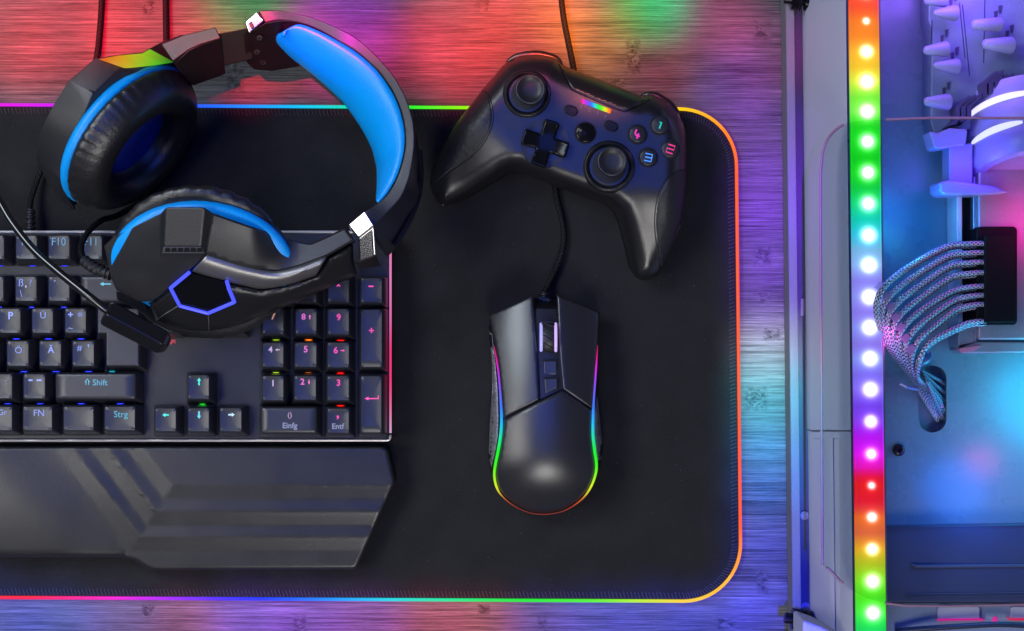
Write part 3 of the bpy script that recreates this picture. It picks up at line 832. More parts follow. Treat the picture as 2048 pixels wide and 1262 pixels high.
for x, y in ((1142, 221), (1222, 252)):
    o_ = rot2(rrect(x - 13, y - 8.5, x + 13, y + 8.5, 8.4, 6), (x, y), 20)
    slab('button_rim', kb_black, rot2(rrect(x - 15, y - 10.5, x + 15, y + 10.5, 10.4, 6), (x, y), 20), ctl_h(x, y) + .25, ctl_h(x, y) - 1, ctl)
    slab('small_button', oval_m, o_, ctl_h(x, y) + 1.2, ctl_h(x, y) - 1, ctl, bevel=.0006, segs=3)
def digit(o, lines, c, rgb, ang, sc, z, w=1.5, k=0.9):
    mb = MB()
    for ln in lines:
        P = rot2([(c[0] + x * sc, c[1] + y * sc) for x, y in ln], c, ang)
        mb.tube([U(x, y, z) for x, y in P], w * S, 6)
    mb.build('legend', leg_mat(rgb, k), o)
b1, z1 = button(1275, 269, 17.5, stick_rubber); digit(b1, [[(-5, -8), (-5, 0), (-2, 3), (6, 3)], [(2, -2), (2, 9)]], (1275, 268), (235, 60, 175), 22, 1.0, z1)
b1, z1 = button(1319.5, 251, 17.5, stick_rubber); digit(b1, [[(-3, -5), (1, -6), (1.5, 7)]], (1320, 250), (40, 190, 165), 22, 1.0, z1)
b1, z1 = button(1340, 299, 17.5, stick_rubber); digit(b1, [[(-7, -8), (7, -8), (7, 0), (-7, 0), (-7, 8), (7, 8)]], (1341, 298), (235, 60, 130), 18, 1.0, z1, 1.3)
b1, z1 = button(1296, 315, 17.5, stick_rubber); digit(b1, [[(-8, -7.5), (7, -7.5), (7, 7.5), (-8, 7.5)], [(-7, 0), (7, 0)]], (1297, 315), (80, 150, 250), 12, .95, z1, 1.3)
# rainbow bar with the player numbers
bar = resample([(1162, 201), (1222, 223)], 3, closed=False)
mb = MB(); mb.tube([U(x, y, ctl_h(x, y) + .1) for x, y in bar], 0.00125, 10)
lb = mb.build('light_bar', glow_attr('controller_light_bar', 1.1), ctl)
BAR = [(1160, (150, 20, 60)), (1166, (250, 30, 190)), (1175, (120, 60, 250)), (1183, (40, 120, 250)), (1190, (20, 220, 210)), (1199, (40, 235, 40)), (1210, (220, 230, 20)), (1217, (255, 150, 10)), (1224, (255, 50, 10))]
paint(lb, lambda co: lin(grad(BAR, co.x / (S * (1 - .045)) + CX)))
for d_, x, y in (('1', 1162, 214), ('2', 1179, 220), ('3', 1195, 226), ('4', 1210.5, 232.5)):
    p = U(x, y, ctl_h(x, y) + .12); text_mesh(d_, 10 * S, p, grey_print, ctl, 'legend', rot=math.radians(-20))

# ================================================================== mouse
ms_mat = mat('mouse_shell', (0.020, 0.020, 0.023), 0.34, 0, 1.0, bump=0.12, bscale=2500, rvar=.06)
ms_side = mat('mouse_side_rubber', (0.22, 0.22, 0.23), 0.3, 0, 0.9, bump=1.0, bscale=420, detail=3, cvar=.95)
mouse = tag(empty('computer_mouse', U(1092, 810, PADZ)), 'black gaming mouse with glowing rainbow outline and braided cable', 'computer mouse')
def mz(x, y):
    cxm = 1091.0 + (y - 810) * 0.006
    t = (y - 590) / 438.0
    ridge = 22 + 17 * math.sin(math.pi * min(1, max(0, 0.10 + 0.62 * t))) ** 1.1
    hw = 112.0
    u = (x - cxm) / hw
    z = ridge - 10.5 * abs(u) ** 2.0
    if t > 0.70: z -= 18.5 * ((t - 0.70) / 0.30) ** 2.7
    return z
LB = [(1066, 590), (977, 630), (982, 655), (987.5, 679), (994, 715), (998.5, 750), (1003, 795), (1006.5, 836.5), (1040, 819), (1079, 799.5), (1074, 700)]
RB = [(1113.5, 589), (1199, 624), (1197.5, 655), (1195.5, 690), (1191, 740), (1188, 780), (1185, 818.5), (1155, 798), (1125.5, 778), (1120, 720)]
BK = [(1006.5, 838.5), (1040, 821), (1079, 801.5), (1099, 792), (1125.5, 780), (1155, 800), (1184.5, 820.5), (1184, 868), (1187, 899), (1191.4, 932), (1187.5, 954), (1175.5, 980), (1156.5, 1001.5), (1126, 1020), (1094.5, 1027), (1063.6, 1025), (1031, 1011), (1006.5, 991),
      (996, 975), (991, 952.5), (992, 932), (998.7, 901), (1004, 868)]
def rim(outline, lift=0.0, edge=5.0, drop=1.1):
    def z(x, y):
        d = dist_poly((x, y), outline); return mz(x, y) + lift - drop * (1 - min(1, d / edge)) ** 2
    return z
def panel(name, outline, lift=0.0, edge=4.0, drop=1.0, m=ms_mat, depth=6.0, step=6):
    O = resample(outline, 4); e = []
    for off in (.8, 2, edge): e += offset_poly(O, off)
    return patch(name, m, O, rim(outline, lift, edge, drop), step=step, parent=mouse, zbot=lambda x, y: mz(x, y) - depth, extra=e, smooth=180)
panel('left_button', LB, 0.6)
panel('right_button', RB, 0.6)
panel('back_shell', BK, 0.0, edge=6, drop=1.5)
# sides with a rough print, and the base below
def wall(pts_out, name):
    pass
BASE = [(1060, 598), (985, 634), (978, 660), (983, 720), (984, 775), (979, 850), (977, 900), (978, 925), (986, 957), (1000, 986), (1030, 1011), (1064, 1025), (1095, 1027), (1126, 1020), (1157, 1001), (1178, 978), (1195, 946), (1204, 915), (1205, 882), (1199, 820), (1194, 760), (1195, 690), (1197, 640), (1190, 632), (1118, 600)]
BR = resample([tuple(p) for p in cr(BASE, 3, True)], 6)
def bz(x, y):
    d = dist_poly((x, y), BASE)
    return min(mz(x, y) - 2.2, 9 + 22 * math.sqrt(min(1, d / 26.0)))
be = []
for off in (.8, 2, 5, 10, 16): be += offset_poly(BR, off)
patch('body', mat('mouse_body', (0.008, 0.008, 0.009), 0.35), BR, bz, step=7, parent=mouse, zbot=PADZ + .3, taper=.02, extra=be, smooth=180)
for sgn, pl in ((-1, [(978, 662), (984, 668), (990, 720), (995, 775), (997, 830), (996, 870), (990, 905), (983, 935), (978.5, 920), (977.5, 900), (979.5, 850), (984.5, 775), (983.5, 720)]),
                (1, [(1194.5, 790), (1198.5, 822), (1204.3, 882), (1203.5, 915), (1196, 942), (1193.5, 925), (1191, 895), (1188.5, 865), (1189, 822)])):
    O = resample(pl, 4)
    patch('side_grip', ms_side, O, lambda x, y: bz(x, y) + .5, step=5, parent=mouse, zbot=lambda x, y: bz(x, y) - 1.0, smooth=180)
# middle strip, wheel and the two buttons behind it
def sz(x, y): return mz(x, y) - 1.2
patch('middle_strip', mat('mouse_strip', (0.02, 0.02, 0.022), 0.3), resample([(1074, 618), (1112, 618), (1117, 680), (1122, 730), (1124.5, 777), (1081, 798)], 4), sz, step=6, parent=mouse, zbot=lambda x, y: mz(x, y) - 7, smooth=60)
slab('wheel_slot', kb_black, rrect(1078.5, 642, 1113.5, 711, 16, 6), mz(1096, 676) - .95, mz(1096, 676) - 5, mouse)
wc = U(1096.5, 677, mz(1096, 677) - 5.2)
mb = MB(); mb.lathe(wc, (1, 0, 0), [(.002, -.0032), (.0092, -.0032), (.0095, -.0027), (.0096, 0), (.0095, .0027), (.0092, .0032), (.002, .0032)], 56, xref=(0, 1, 0))
whl = mb.build('scroll_wheel', mat('wheel_rubber', (0.03, 0.03, 0.032), 0.4, bump=.2), mouse, smooth=40)
mb = MB()
for k in range(14):
    t0 = 2 * math.pi * k / 14
    mb.tube([wc + Vector((-.0028 + .0056 * q / 4, (.0096) * math.cos(t0 + q * .09), (.0096) * math.sin(t0 + q * .09))) for q in range(5)], .00035, 6)
mb.build('tread', kb_black, whl)
for sx, rgb in ((-.0041, (175, 170, 245)), (.0041, (205, 175, 245))):
    mb = MB(); mb.lathe(wc + Vector((sx, 0, 0)), (1, 0, 0), [(.006, -.0008), (.0087, -.0008), (.0092, -.0003), (.0092, .0003), (.0087, .0008), (.006, .0008)], 48, xref=(0, 1, 0))
    mb.build('wheel_light', glow('wheel_light', lin(rgb), .95), whl)
for pl in ([(1087, 721.5), (1113, 721.5), (1114.5, 749), (1087.5, 750)], [(1088, 757), (1115, 756), (1115.5, 776.5), (1090.5, 787.5)]):
    slab('button_rim', kb_black, offset_poly(pl, -2.2), sz(1100, pl[0][1]) + .4, sz(1100, pl[0][1]) - 3, mouse, bevel=.0004)
    slab('small_button', ms_mat, pl, sz(1100, pl[0][1]) + 1.3, sz(1100, pl[0][1]) - 2, mouse, bevel=.0007, segs=3)
# glowing outline
def led_line(name, pts, wid):
    P = [tuple(p) for p in cr([(*p, w_) for p, w_ in zip(pts, wid)], 8)]
    mb = MB(); mb.tube([U(x, y, mz(x, y) + (.25 if y > 985 else -.35)) for x, y, _ in P], [max(.00008, w_ * S / 2) for _, _, w_ in P], 8)
    return mb.build(name, ML, mouse)
ML = glow_attr('mouse_outline_light', 1.05)
ll = led_line('outline_light', [(988, 692), (993.5, 722), (997.8, 752), (1001.2, 795), (1003, 837), (1001.5, 868), (996.5, 900), (990.5, 930), (988.6, 952), (993.5, 975), (1005, 993), (1030, 1013), (1063, 1026.5), (1094.5, 1029)],
              [.8, 2.8, 3.8, 4.6, 5.4, 5.8, 6, 5.4, 4.8, 4.4, 2.2, 1.6, 2.0, 2.2])
lr = led_line('outline_light', [(1195.3, 690), (1193, 722), (1190.8, 752), (1187.6, 795), (1186.4, 822), (1186, 868), (1189.2, 900), (1193, 930), (1189.6, 954), (1177.5, 981.5), (1158, 1003.5), (1127, 1022), (1094.5, 1029)],
              [.8, 3.4, 4.4, 4.6, 5.2, 5.8, 6, 5.4, 4.8, 4.0, 3.0, 2.2, 2.2])
MC = [(690, (215, 20, 90)), (715, (230, 10, 150)), (735, (215, 20, 215)), (760, (150, 60, 230)), (790, (95, 95, 235)), (815, (50, 120, 250)), (850, (10, 190, 235)), (880, (10, 225, 150)), (905, (10, 235, 40)), (930, (60, 235, 20)),
      (955, (150, 235, 30)), (975, (215, 240, 30)), (990, (210, 190, 40)), (1003, (190, 90, 30)), (1020, (150, 45, 25)), (1030, (120, 40, 30))]
for o in (ll, lr): paint(o, lambda co: lin(grad(MC, -co.y / (S * (1 - .033)) + CY)))
cable('cable', black_braid, [(1089, 604, 12), (1089, 590, 10), (1097, 568, 8), (1113, 535, 7), (1124, 505, 6.5), (1128, 475, 6.5), (1125, 445, 6.5), (1118, 415, 6.5), (1112, 385, 6.5), (1112, 330, 6.2), (1140, 240, 6.2), (1152, 175, 6), (1148, 140, 5), (1139, 95, 3.5), (1129, 45, 2.6), (1123, 0, 2.6), (1119, -60, 2.6)], 0.0017, mouse)
mb = MB(); mb.tube([U(1088.5 + .05 * k, 618 - k * 1.9, 13.0 - .1 * k) for k in range(19)], [.0026 if (k // 2) % 2 else .0019 for k in range(19)], 12); mb.build('cable_boot', soft_rubber, mouse)
# ================================================================== headset
hs = tag(empty('headset', U(450, 400, PADZ)), 'black over-ear headset with bright blue headband padding, lying across keyboard and mouse pad', 'headset')
hs_mat = mat('headset_shell', (0.014, 0.014, 0.016), 0.42, 0, 0.75, bump=0.22, bscale=1900, rvar=.1)
hs_dark = mat('headset_dark_plastic', (0.005, 0.005, 0.006), 0.42, 0, 0.5, bump=0.15, bscale=1500)
leather = mat('black_leatherette', (0.012, 0.012, 0.013), 0.38, 0, 0.8, bump=0.55, bscale=620, detail=8)
blue_pad = mat('blue_leatherette', (0.0, 0.38, 1.0), 0.40, 0, 0.5, bump=0.25, bscale=800, cvar=.08)
blue_cloth = mat('blue_cloth', (0.004, 0.03, 0.42), 0.9, bump=.4, bscale=2500)
silver = mat('grey_metallic_paint', (0.34, 0.33, 0.32), 0.42, 0.85, 0.5, bump=0.22, bscale=2600, cvar=.2)

def pad_ring(name, c, ax, R, parent, xref, seed, inner=0.49, oval=1.0):
    """ear cushion: soft ring with gathered creases towards its rear seam"""
    rnd = random.Random(seed)
    ph = [rnd.uniform(0, 6.28) for _ in range(10)]; fr = [rnd.choice([23, 29, 34, 41, 47, 38]) for _ in range(10)]
    k = R / 47.0
    prof = [(inner * 47, -17), (inner * 47 + .3, -8), (inner * 47 + 1.8, -3.5), (inner * 47 + 5, -0.9), (32, 0), (36, -.6), (39.5, -2.2), (42.5, -5), (44.7, -8.6), (46.2, -11.5), (46.9, -13.6), (46.6, -15.3), (45.0, -16.6), (42, -17)]
    amp = [0, .002, .003, .002, 0, .001, .003, .008, .016, .022, .022, .016, .01, 0]
    def wob(i, t):
        a = 0
        for q in range(4):
            e = .5 + .5 * math.sin(t * 3 + ph[q + 4] + q)
            a += (abs(math.sin(t * fr[q] / 2 + ph[q] + .6 * math.sin(t * 5 + ph[q + 2]))) ** .6 - .6) * e * .5
        return (1 + amp[i] * a * (1.3 if seed == 3 else 2.1)) / math.sqrt(math.cos(t) ** 2 + (math.sin(t) / oval) ** 2)
    mb = MB(); mb.lathe(c, ax, [(r * k * .001, h * k * .001) for r, h in prof], 220, wob, xref)
    return mb.build(name, leather, parent, smooth=180)
# ---- ear cup facing the camera (upper left)
aA = Vector((0.757, -0.602, 0.24)).normalized(); cA = U(299, 308, 58)
pA = pad_ring('ear_cushion', cA, aA, 45.5, hs, (0, 0, 1), 3, .50)
mb = MB(); mb.lathe(cA - aA * .013, aA, [(.0245, -.002), (.0245, -.0006), (.012, .0002), (.00001, .0005)], 48); mb.build('speaker_cloth', blue_cloth, hs)
rg = [(40, -15.2), (45.2, -15.6), (47.2, -16.8), (47.8, -18.6), (47.4, -20.4), (46, -22), (40, -22)]
def rwob(seed):
    r_ = random.Random(seed); p1, p2 = r_.uniform(0, 6), r_.uniform(0, 6)
    return lambda i, t: 1 + (.006 * (abs(math.sin(t * 17 + p1 + math.sin(t * 4))) ** .5) * (.5 + .5 * math.sin(t * 2 + p2)) if 1 <= i <= 3 else 0)
mb = MB(); mb.lathe(cA, aA, [(r * .965 * .001, h * .97 * .001) for r, h in rg], 160, rwob(1), (0, 0, 1)); mb.build('blue_ring', blue_pad, hs, smooth=180)
mb = MB(); mb.lathe(cA, aA, [(42.0e-3, -.0205), (42.4e-3, -.022), (39e-3, -.026), (30e-3, -.032), (.00001, -.037)], 96, xref=(0, 0, 1)); mb.build('cup_back', hs_dark, hs, smooth=50)
O_ = [(142, 417, 48), (104, 380, 60), (75, 320, 70), (80, 270, 84), (103, 220, 91), (139, 163, 95), (190, 119, 92), (240, 111, 89), (284, 107, 77), (322, 87, 65), (366, 70, 61)]
M_ = [(146, 418, 50), (114, 372, 66), (107, 343, 76), (140, 276, 90), (172, 216, 97), (186, 186, 97), (241, 134, 92), (252, 136, 90), (300, 131, 78), (349, 124, 62), (375, 100, 58)]
I_ = [(152, 418, 46), (134, 392, 62), (128, 360, 74), (150, 290, 86), (186, 226, 92), (212, 192, 92), (258, 156, 88), (282, 148, 84), (312, 142, 72), (352, 132, 56), (380, 120, 50)]
rows = []
for lst in (I_, M_, O_): rows.append([U(*p) for p in lst])
low = []
cc = U(250, 270, 45)
for p in rows[2]: low.append(p.lerp(cc, .25) - Vector((0, 0, .018)))
rows.append(low)
def strip(name, m, rws, parent, bevel=0.0, smooth=30, thick=None, segs=2):
    mb = MB(); mb.loft(rws, False, False, closed=False)
    o = mb.build(name, m, parent, smooth=smooth)
    if thick:
        md = o.modifiers.new('thickness', 'SOLIDIFY'); md.thickness = thick; md.offset = 0
    if bevel:
        md = o.modifiers.new('bevel', 'BEVEL'); md.width = bevel; md.segments = segs; md.limit_method = 'ANGLE'; md.angle_limit = math.radians(18)
    return o
strip('cup_shell', hs_mat, rows, hs, bevel=.0008, thick=.0012)
# groove across the shell side
mb = MB(); mb.tube([U(139, 164, 90.5), U(162, 175, 94.2), U(187, 184, 97.6)], .0007, 6); mb.build('seam', hs_dark, hs)
# coloured reflection on the cup corner, imitated by a glowing strip
lp = [[U(199, 118.5, 94.5), U(236, 111.8, 92.5), U(262, 109.4, 87), U(284, 107.6, 80.5), U(300, 99, 75)], [U(248, 135.5, 95), U(258, 135.2, 93), U(282, 133, 87.5), U(312, 129.5, 79.5), U(346, 124.2, 77.8)]]
lo = strip('corner_reflection', glow_attr('cup_corner_reflection', .85), lp, hs, thick=.0006)
CL = [(200, (235, 60, 25)), (225, (240, 110, 20)), (250, (240, 150, 20)), (275, (200, 200, 30)), (300, (130, 210, 20)), (325, (60, 200, 20)), (346, (10, 120, 30))]
paint(lo, lambda co: lin(grad(CL, co.x / (S * (1 - .076)) + CX)))
# yoke block and slider of the upper cup
def hull(name, m, top, bot, parent, bevel=.0006, segs=2):
    mb = MB(); mb.loft([[U(*p) for p in bot], [U(*p) for p in top]])
    return mb.build(name, m, parent, bevel=bevel, segs=segs, smooth=28)
hull('yoke', hs_mat, [(345, 122, 76), (322, 88, 74), (366, 70, 75), (431, 54, 76), (441, 75, 76), (401, 87, 77), (376, 99, 77)],
     [(378, 168, 48), (330, 110, 50), (372, 92, 50), (434, 78, 50), (452, 148, 50), (418, 158, 50), (386, 171, 48)], hs)
hull('yoke_face', hs_dark, [(352, 125, 75.5), (377, 100, 76.5), (402, 88.5, 76.5), (441, 76.5, 75.5), (452, 148, 52), (387, 171, 50), (374, 160, 56)],
     [(356, 140, 40), (380, 118, 40), (404, 108, 40), (436, 98, 40), (446, 150, 40), (390, 168, 40), (378, 164, 40)], hs)
hull('slider_arm', hs_dark, [(436, 67, 71), (502, 54, 71), (506, 118, 56), (440, 134, 56)], [(438, 76, 48), (502, 64, 48), (505, 118, 46), (441, 132, 46)], hs)
# ---- headband
ST = [((516, 21), (530, 46), (510, 128), (520, 40)), ((545, 20), (560, 40), (548, 138), (548, 40)), ((582, 25), (600, 46), (582, 128), (590, 46)), ((624, 35), (638, 60), (608, 133), (628, 60)), ((676, 56), (680, 83), (645, 164), (676, 82)), ((711, 75), (711, 101), (672, 189), (709, 100)),
      ((740, 99), (736, 121), (692, 210), (736, 122)), ((768, 128), (759, 143), (711, 237), (764, 148)), ((791, 157), (781, 173), (726, 260), (788, 176)), ((810, 192), (796, 202), (737, 280), (808, 208)), ((822, 226), (806, 233), (746, 300), (824, 240)), ((828, 258), (811, 264), (752, 320), (834, 272)),
      ((828, 296), (810, 303), (756.5, 342), (838.5, 303)), ((820, 348), (797, 349), (757.5, 375), (841, 345)), ((803, 392), (778, 385), (757, 400), (837, 392)), ((777, 422), (755, 407), (748, 412), (822, 430)), ((752, 448), (732, 421), (735, 430), (800, 485)), ((742, 458), (716, 430), (722, 440), (775, 516))]
ZS = [76, 76, 77, 78, 80, 80, 80, 80, 80, 80, 80, 80, 80, 80, 81, 82, 84, 84]
def station(k):
    ot, ri, ib, ob = ST[k]; z = ZS[k]; zi = 42 if k < 14 else (56 if k == 14 else 66)
    return [(ot[0], ot[1], z), (ri[0], ri[1], z - 1), (ib[0], ib[1], zi), (ob[0], ob[1], 44 if k < 14 else 58)]
cols = list(zip(*[station(k) for k in range(len(ST))]))
cols = [cr(c, 5) for c in cols]
rings = [[U(*cols[j][i]) for j in range(4)] for i in range(len(cols[0]))]
mb = MB(); mb.loft(rings)
hb = mb.build('headband', hs_mat, hs, bevel=.0012, segs=3, smooth=35)
# rib along the outer wall
mb = MB(); mb.tube([U(*p) for p in cr([(836, 300, 50), (840, 345, 50), (835, 392, 54), (818, 438, 60), (790, 490, 64)], 6)], .0022, 8); mb.build('outer_rib', hs_dark, hs)
BO = [(567, 72), (577, 58), (600, 49), (640, 63.5), (682, 86), (711, 104), (736, 124), (758, 146), (779, 176), (794, 205), (804, 236), (809, 266), (807.5, 303), (795, 349), (776, 384), (762, 400)]
BI = [(565, 78), (566, 94), (580, 113), (605, 131), (645, 164), (672, 189), (692, 210), (711, 237), (726, 260), (737, 280), (746, 300), (752, 320), (756.5, 342), (757.5, 375), (757.5, 396), (758, 404)]
r_o = cr([(*p, 78.5) for p in BO], 5); r_i = cr([(*p, 44 if i < 13 else 44 + 12 * (i - 12)) for i, p in enumerate(BI)], 5)
rows = []; NR = 12
for q in range(NR + 1):
    t = q / NR; row = []
    for i, (a, b) in enumerate(zip(r_o, r_i)):
        A = U(*a); B = U(*b); p = A.lerp(B, t)
        e = min(1, i / 9.0, (len(r_o) - 1 - i) / 22.0); e = math.sqrt(max(0, 1 - (1 - e) ** 2))
        across = (B - A); nrm = Vector((across.x, across.y, 0)).normalized() * .62 + Vector((0, 0, .78))
        bul = math.sin(math.pi * min(1, max(0, t))) ** .75
        row.append(p + nrm * (.0075 * bul * e))
    rows.append(row)
strip('headband_padding', blue_pad, rows, hs, smooth=180, thick=.0010)
# end piece with its three screws
hull('headband_end', hs_dark, [(489, 84, 72), (497, 68, 75), (529, 46, 77), (560, 40, 76), (590, 43, 75), (602, 49, 71), (572, 62, 66), (565, 84, 64), (570, 103, 58), (602, 132, 46), (545, 142, 46), (508, 139, 46), (493, 125, 50)],
     [(489, 88, 40), (497, 76, 40), (529, 60, 40), (560, 56, 40), (590, 58, 40), (600, 66, 40), (576, 76, 40), (570, 90, 40), (574, 106, 40), (602, 132, 40), (545, 142, 40), (508, 139, 40), (494, 126, 40)], hs)
for x, y, z in ((519, 75, 71.6), (514, 103.5, 60.5), (526, 124.5, 51.5)):
    mb = MB(); nrm = Vector((0.05, -.55, .83)); mb.lathe(U(x, y, z + 1.0), nrm, [(.0018, -.003), (.0018, 0), (.0015, .0003), (.0009, .0003), (.0008, -.0005), (.00001, -.0005)], 20); mb.build('screw', gloss_black, hs)
# polished clips
hull('metal_clip', chrome, [(489, 44, 81), (514, 22, 81), (529, 41, 81), (498, 68, 80)], [(489, 50, 60), (514, 34, 60), (529, 52, 60), (500, 78, 60)], hs, bevel=.0009)
hull('clip_slot', hs_dark, [(497, 47, 82), (503, 42, 82), (509, 54, 81.8), (503, 59, 81.8)], [(497, 47, 79), (503, 42, 79), (509, 54, 79), (503, 59, 79)], hs)
hull('metal_clip', chrome, [(696, 449, 91), (729, 421, 94.9), (748, 451, 94.8), (717, 476, 91)], [(698, 456, 70), (729, 432, 70), (746, 456, 70), (718, 480, 70)], hs, bevel=.0008)
hull('metal_clip', chrome, [(717, 476.5, 91), (748, 452, 94.8), (752, 510, 87), (746, 514, 86.4), (719, 522, 85)], [(716, 480, 66), (744, 458, 66), (750, 508, 62), (744, 512, 62), (718, 520, 62)], hs, bevel=.0008)
hull('clip_slot', hs_dark, [(743, 466, 93.6), (745.5, 463, 94.2), (747, 506, 88.3), (745, 508, 87.9)], [(743, 466, 88), (745.5, 463, 88), (747, 506, 82), (745, 508, 82)], hs, bevel=.0002)
hull('clip_foot', hs_dark, [(707, 520, 80), (719, 524, 81), (752, 512, 82), (762, 532, 74), (722, 538, 74)], [(712, 524, 60), (720, 528, 60), (750, 516, 60), (758, 532, 60), (724, 536, 60)], hs)

# ---- lower ear cup, lying on the keys
aB = Vector((0.0, 0.56, -0.83)).normalized(); cB = U(402, 537, 84)
rB = .0515
pad_ring('ear_cushion', cB + aB * .0185, aB, 47.6, hs, (1, 0, 0), 11, .49, .995)
mb = MB(); mb.lathe(cB + aB * .0185 + Vector((.0012, 0, 0)), aB, [(r * 1.035 * .001, h * .001) for r, h in rg], 160, lambda i, t: rwob(5)(i, t) * (1 - .24 * max(0, math.sin(t)) ** .8) / math.sqrt(math.cos(t) ** 2 + (math.sin(t) / .83) ** 2), (1, 0, 0)); mb.build('blue_ring', blue_pad, hs, smooth=180)
def zring(y): return 84 - (y - 534) / 130.0 * 25
def zB(x, y):
    rho = ((x - 402) / 205.0) ** 2 + ((y - 545) / 150.0) ** 2
    z = zring(y) + 15 * math.sqrt(max(0, 1 - rho)) - 1
    t = sstep((x - 500) / 110.0)
    ya = 560 - (x - 560) * .42 if x > 560 else 560
    arm = 92 - .30 * max(0, y - ya) - .05 * max(0, ya - y)
    return z * (1 - t) + arm * t
def facets(name, m, polys, parent, bevel=.0007, segs=3, mb=None, smooth=20):
    mb = MB()
    for pl in polys: mb.add([U(p[0], p[1], zB(p[0], p[1]) + (p[2] if len(p) > 2 else 0)) for p in pl], [tuple(range(len(pl)))])
    return mb.build(name, m, parent, bevel=bevel, segs=segs, smooth=smooth)
A1, A2, A3, A4, A5, A6 = (207, 491), (225.6, 474), (322, 426), (322, 511), (262, 556), (220, 553)
B1, B2, B3, B4 = (413, 511), (302, 603.5), (276, 603.5), (232, 580.6)
H1, H2, H3, H4 = (332, 414, 2.5), (409, 414, 2.5), (402, 493, 3.4), (328, 493, 3.4)
H5, H6 = (425, 426), (409, 509)
arm_top = [(425, 426), (500, 452), (570.6, 475.4), (604, 484), (622, 486.5), (650, 474), (689.6, 455.4), (707, 482), (653, 513), (600, 532.5), (560, 542.6), (535, 542.6), (500, 538), (471.6, 530), (440, 520), (409, 509)]
mb = MB()
outline = [A1, A2, A3, H1, H2, H5] + arm_top[1:8]
def ring_(pl, dz=0, k=0, c=None): return [U(p[0] + ((c[0] - p[0]) * k if c else 0), p[1] + ((c[1] - p[1]) * k if c else 0), zB(p[0], p[1]) + (p[2] if len(p) > 2 else 0) + dz) for p in pl]
for pl in ([A1, A2, A3, A4, A5, A6], [A4, H6, B1, B2, B3, B4, A6, A5], [H1, H2, H3, H4], [A3, H1, H4, A4], [H2, H5, H6, H3], [H4, H3, H6, A4]):
    mb.add(ring_(pl), [tuple(range(len(pl)))])
fr = [H5, H2, H1, A3, A2, A1, A6, B4, B3, B2]
mb.loft([ring_(fr), ring_(fr, -16, .06, (400, 545)), ring_(fr, -22, .35, (400, 545))], False, False, closed=False)
mb.build('cup_shell', hs_mat, hs, bevel=.0011, segs=3, smooth=22)
ar = resample(arm_top, 8)
def zarm(x, y): return zB(x, y) + 1.0 - 1.2 * (1 - min(1, dist_poly((x, y), arm_top) / 4.0)) ** 2
ae = offset_poly(ar, 1.5) + offset_poly(ar, 4)
patch('arm', hs_mat, ar, zarm, step=9, parent=hs, zbot=lambda x, y: zB(x, y) - 14, extra=ae, smooth=35)
# grey painted bar sweeping along the arm
tpe = cr([(413, 511), (440, 520), (471.6, 530), (503, 538), (535, 542.6), (560, 542.6), (600, 532.5), (653, 513)], 6)
bte = cr([(384, 542), (420, 555), (459, 563.5), (490, 570), (522, 576), (569, 569), (606, 558), (632, 549)], 6)
rows = []
for q in range(9):
    t = q / 8.0
    rows.append([U(a[0] + (b[0] - a[0]) * t, a[1] + (b[1] - a[1]) * t, zB(a[0] + (b[0] - a[0]) * t, a[1] + (b[1] - a[1]) * t) + .6 + 3.2 * math.sin(math.pi * t) ** .7 - 3.5 * t) for a, b in zip(tpe, bte)])
rows = [[p + Vector((0, .0003, -.006)) for p in rows[0]]] + rows + [[p + Vector((0, 0, -.008)) for p in rows[-1]]]
strip('grey_bar', silver, rows, hs, smooth=60, thick=.0008)
# dark lower side of cup and arm
lowp = [(384, 543.5), (420, 556), (459, 564.5), (490, 571), (522, 577), (569, 570), (606, 559), (632, 549.5), (641, 535), (654, 514.5), (706, 484), (707, 520), (714, 548.6), (702, 555), (648.6, 577), (613, 593), (570, 613), (522, 631), (490, 646), (459, 655.5), (418, 662), (386, 661), (357.5, 656.7), (313, 641.5), (296, 606), (303, 603), (338.5, 575.6)]
lr_ = resample(lowp, 7)
def zlow(x, y):
    d = dist_poly((x, y), lowp); return zB(x, y) - .8 - 4.5 * (1 - min(1, d / 12.0)) ** 2
le = offset_poly(lr_, 2) + offset_poly(lr_, 6)
patch('lower_shell', mat('headset_semi_gloss', (0.012, 0.012, 0.013), 0.34, bump=.1, bscale=1500), lr_, zlow, step=8, parent=hs, zbot=lambda x, y: max(40, zB(x, y) - 22), taper=.04, extra=le, smooth=50)
for p_ in ([(312, 641), (330, 628), (356, 612)], [(416.5, 630), (417.5, 645), (418, 661)], [(297, 606), (318, 590), (338, 577)]):
    P = cr(p_, 6); mb = MB(); mb.tube([U(x, y, zlow(x, y) + .05) for x, y in P], .00028, 5); mb.build('seam', silver, hs)
# glossy window framed by a lit line
hexo = [(376, 545), (340.5, 575.6), (359, 611), (416, 627), (469.5, 604.5), (455, 565), (420, 556)]
hp = resample(hexo, 6)
patch('badge_window', gloss_black, hp, lambda x, y: zB(x, y) + .2, step=9, parent=hs, zbot=lambda x, y: zB(x, y) - 4, smooth=60)
hl = [(379, 544.5), (341, 576), (359.5, 611.5), (416, 626.5), (469, 604), (458, 578), (453.5, 562)]
mb = MB(); mb.tube([U(x, y, zB(x, y) + .6) for x, y in resample(hl, 3, closed=False)], .0010, 8)
mb.build('badge_light', glow('badge_light', lin((75, 85, 255)), 1.1), hs)
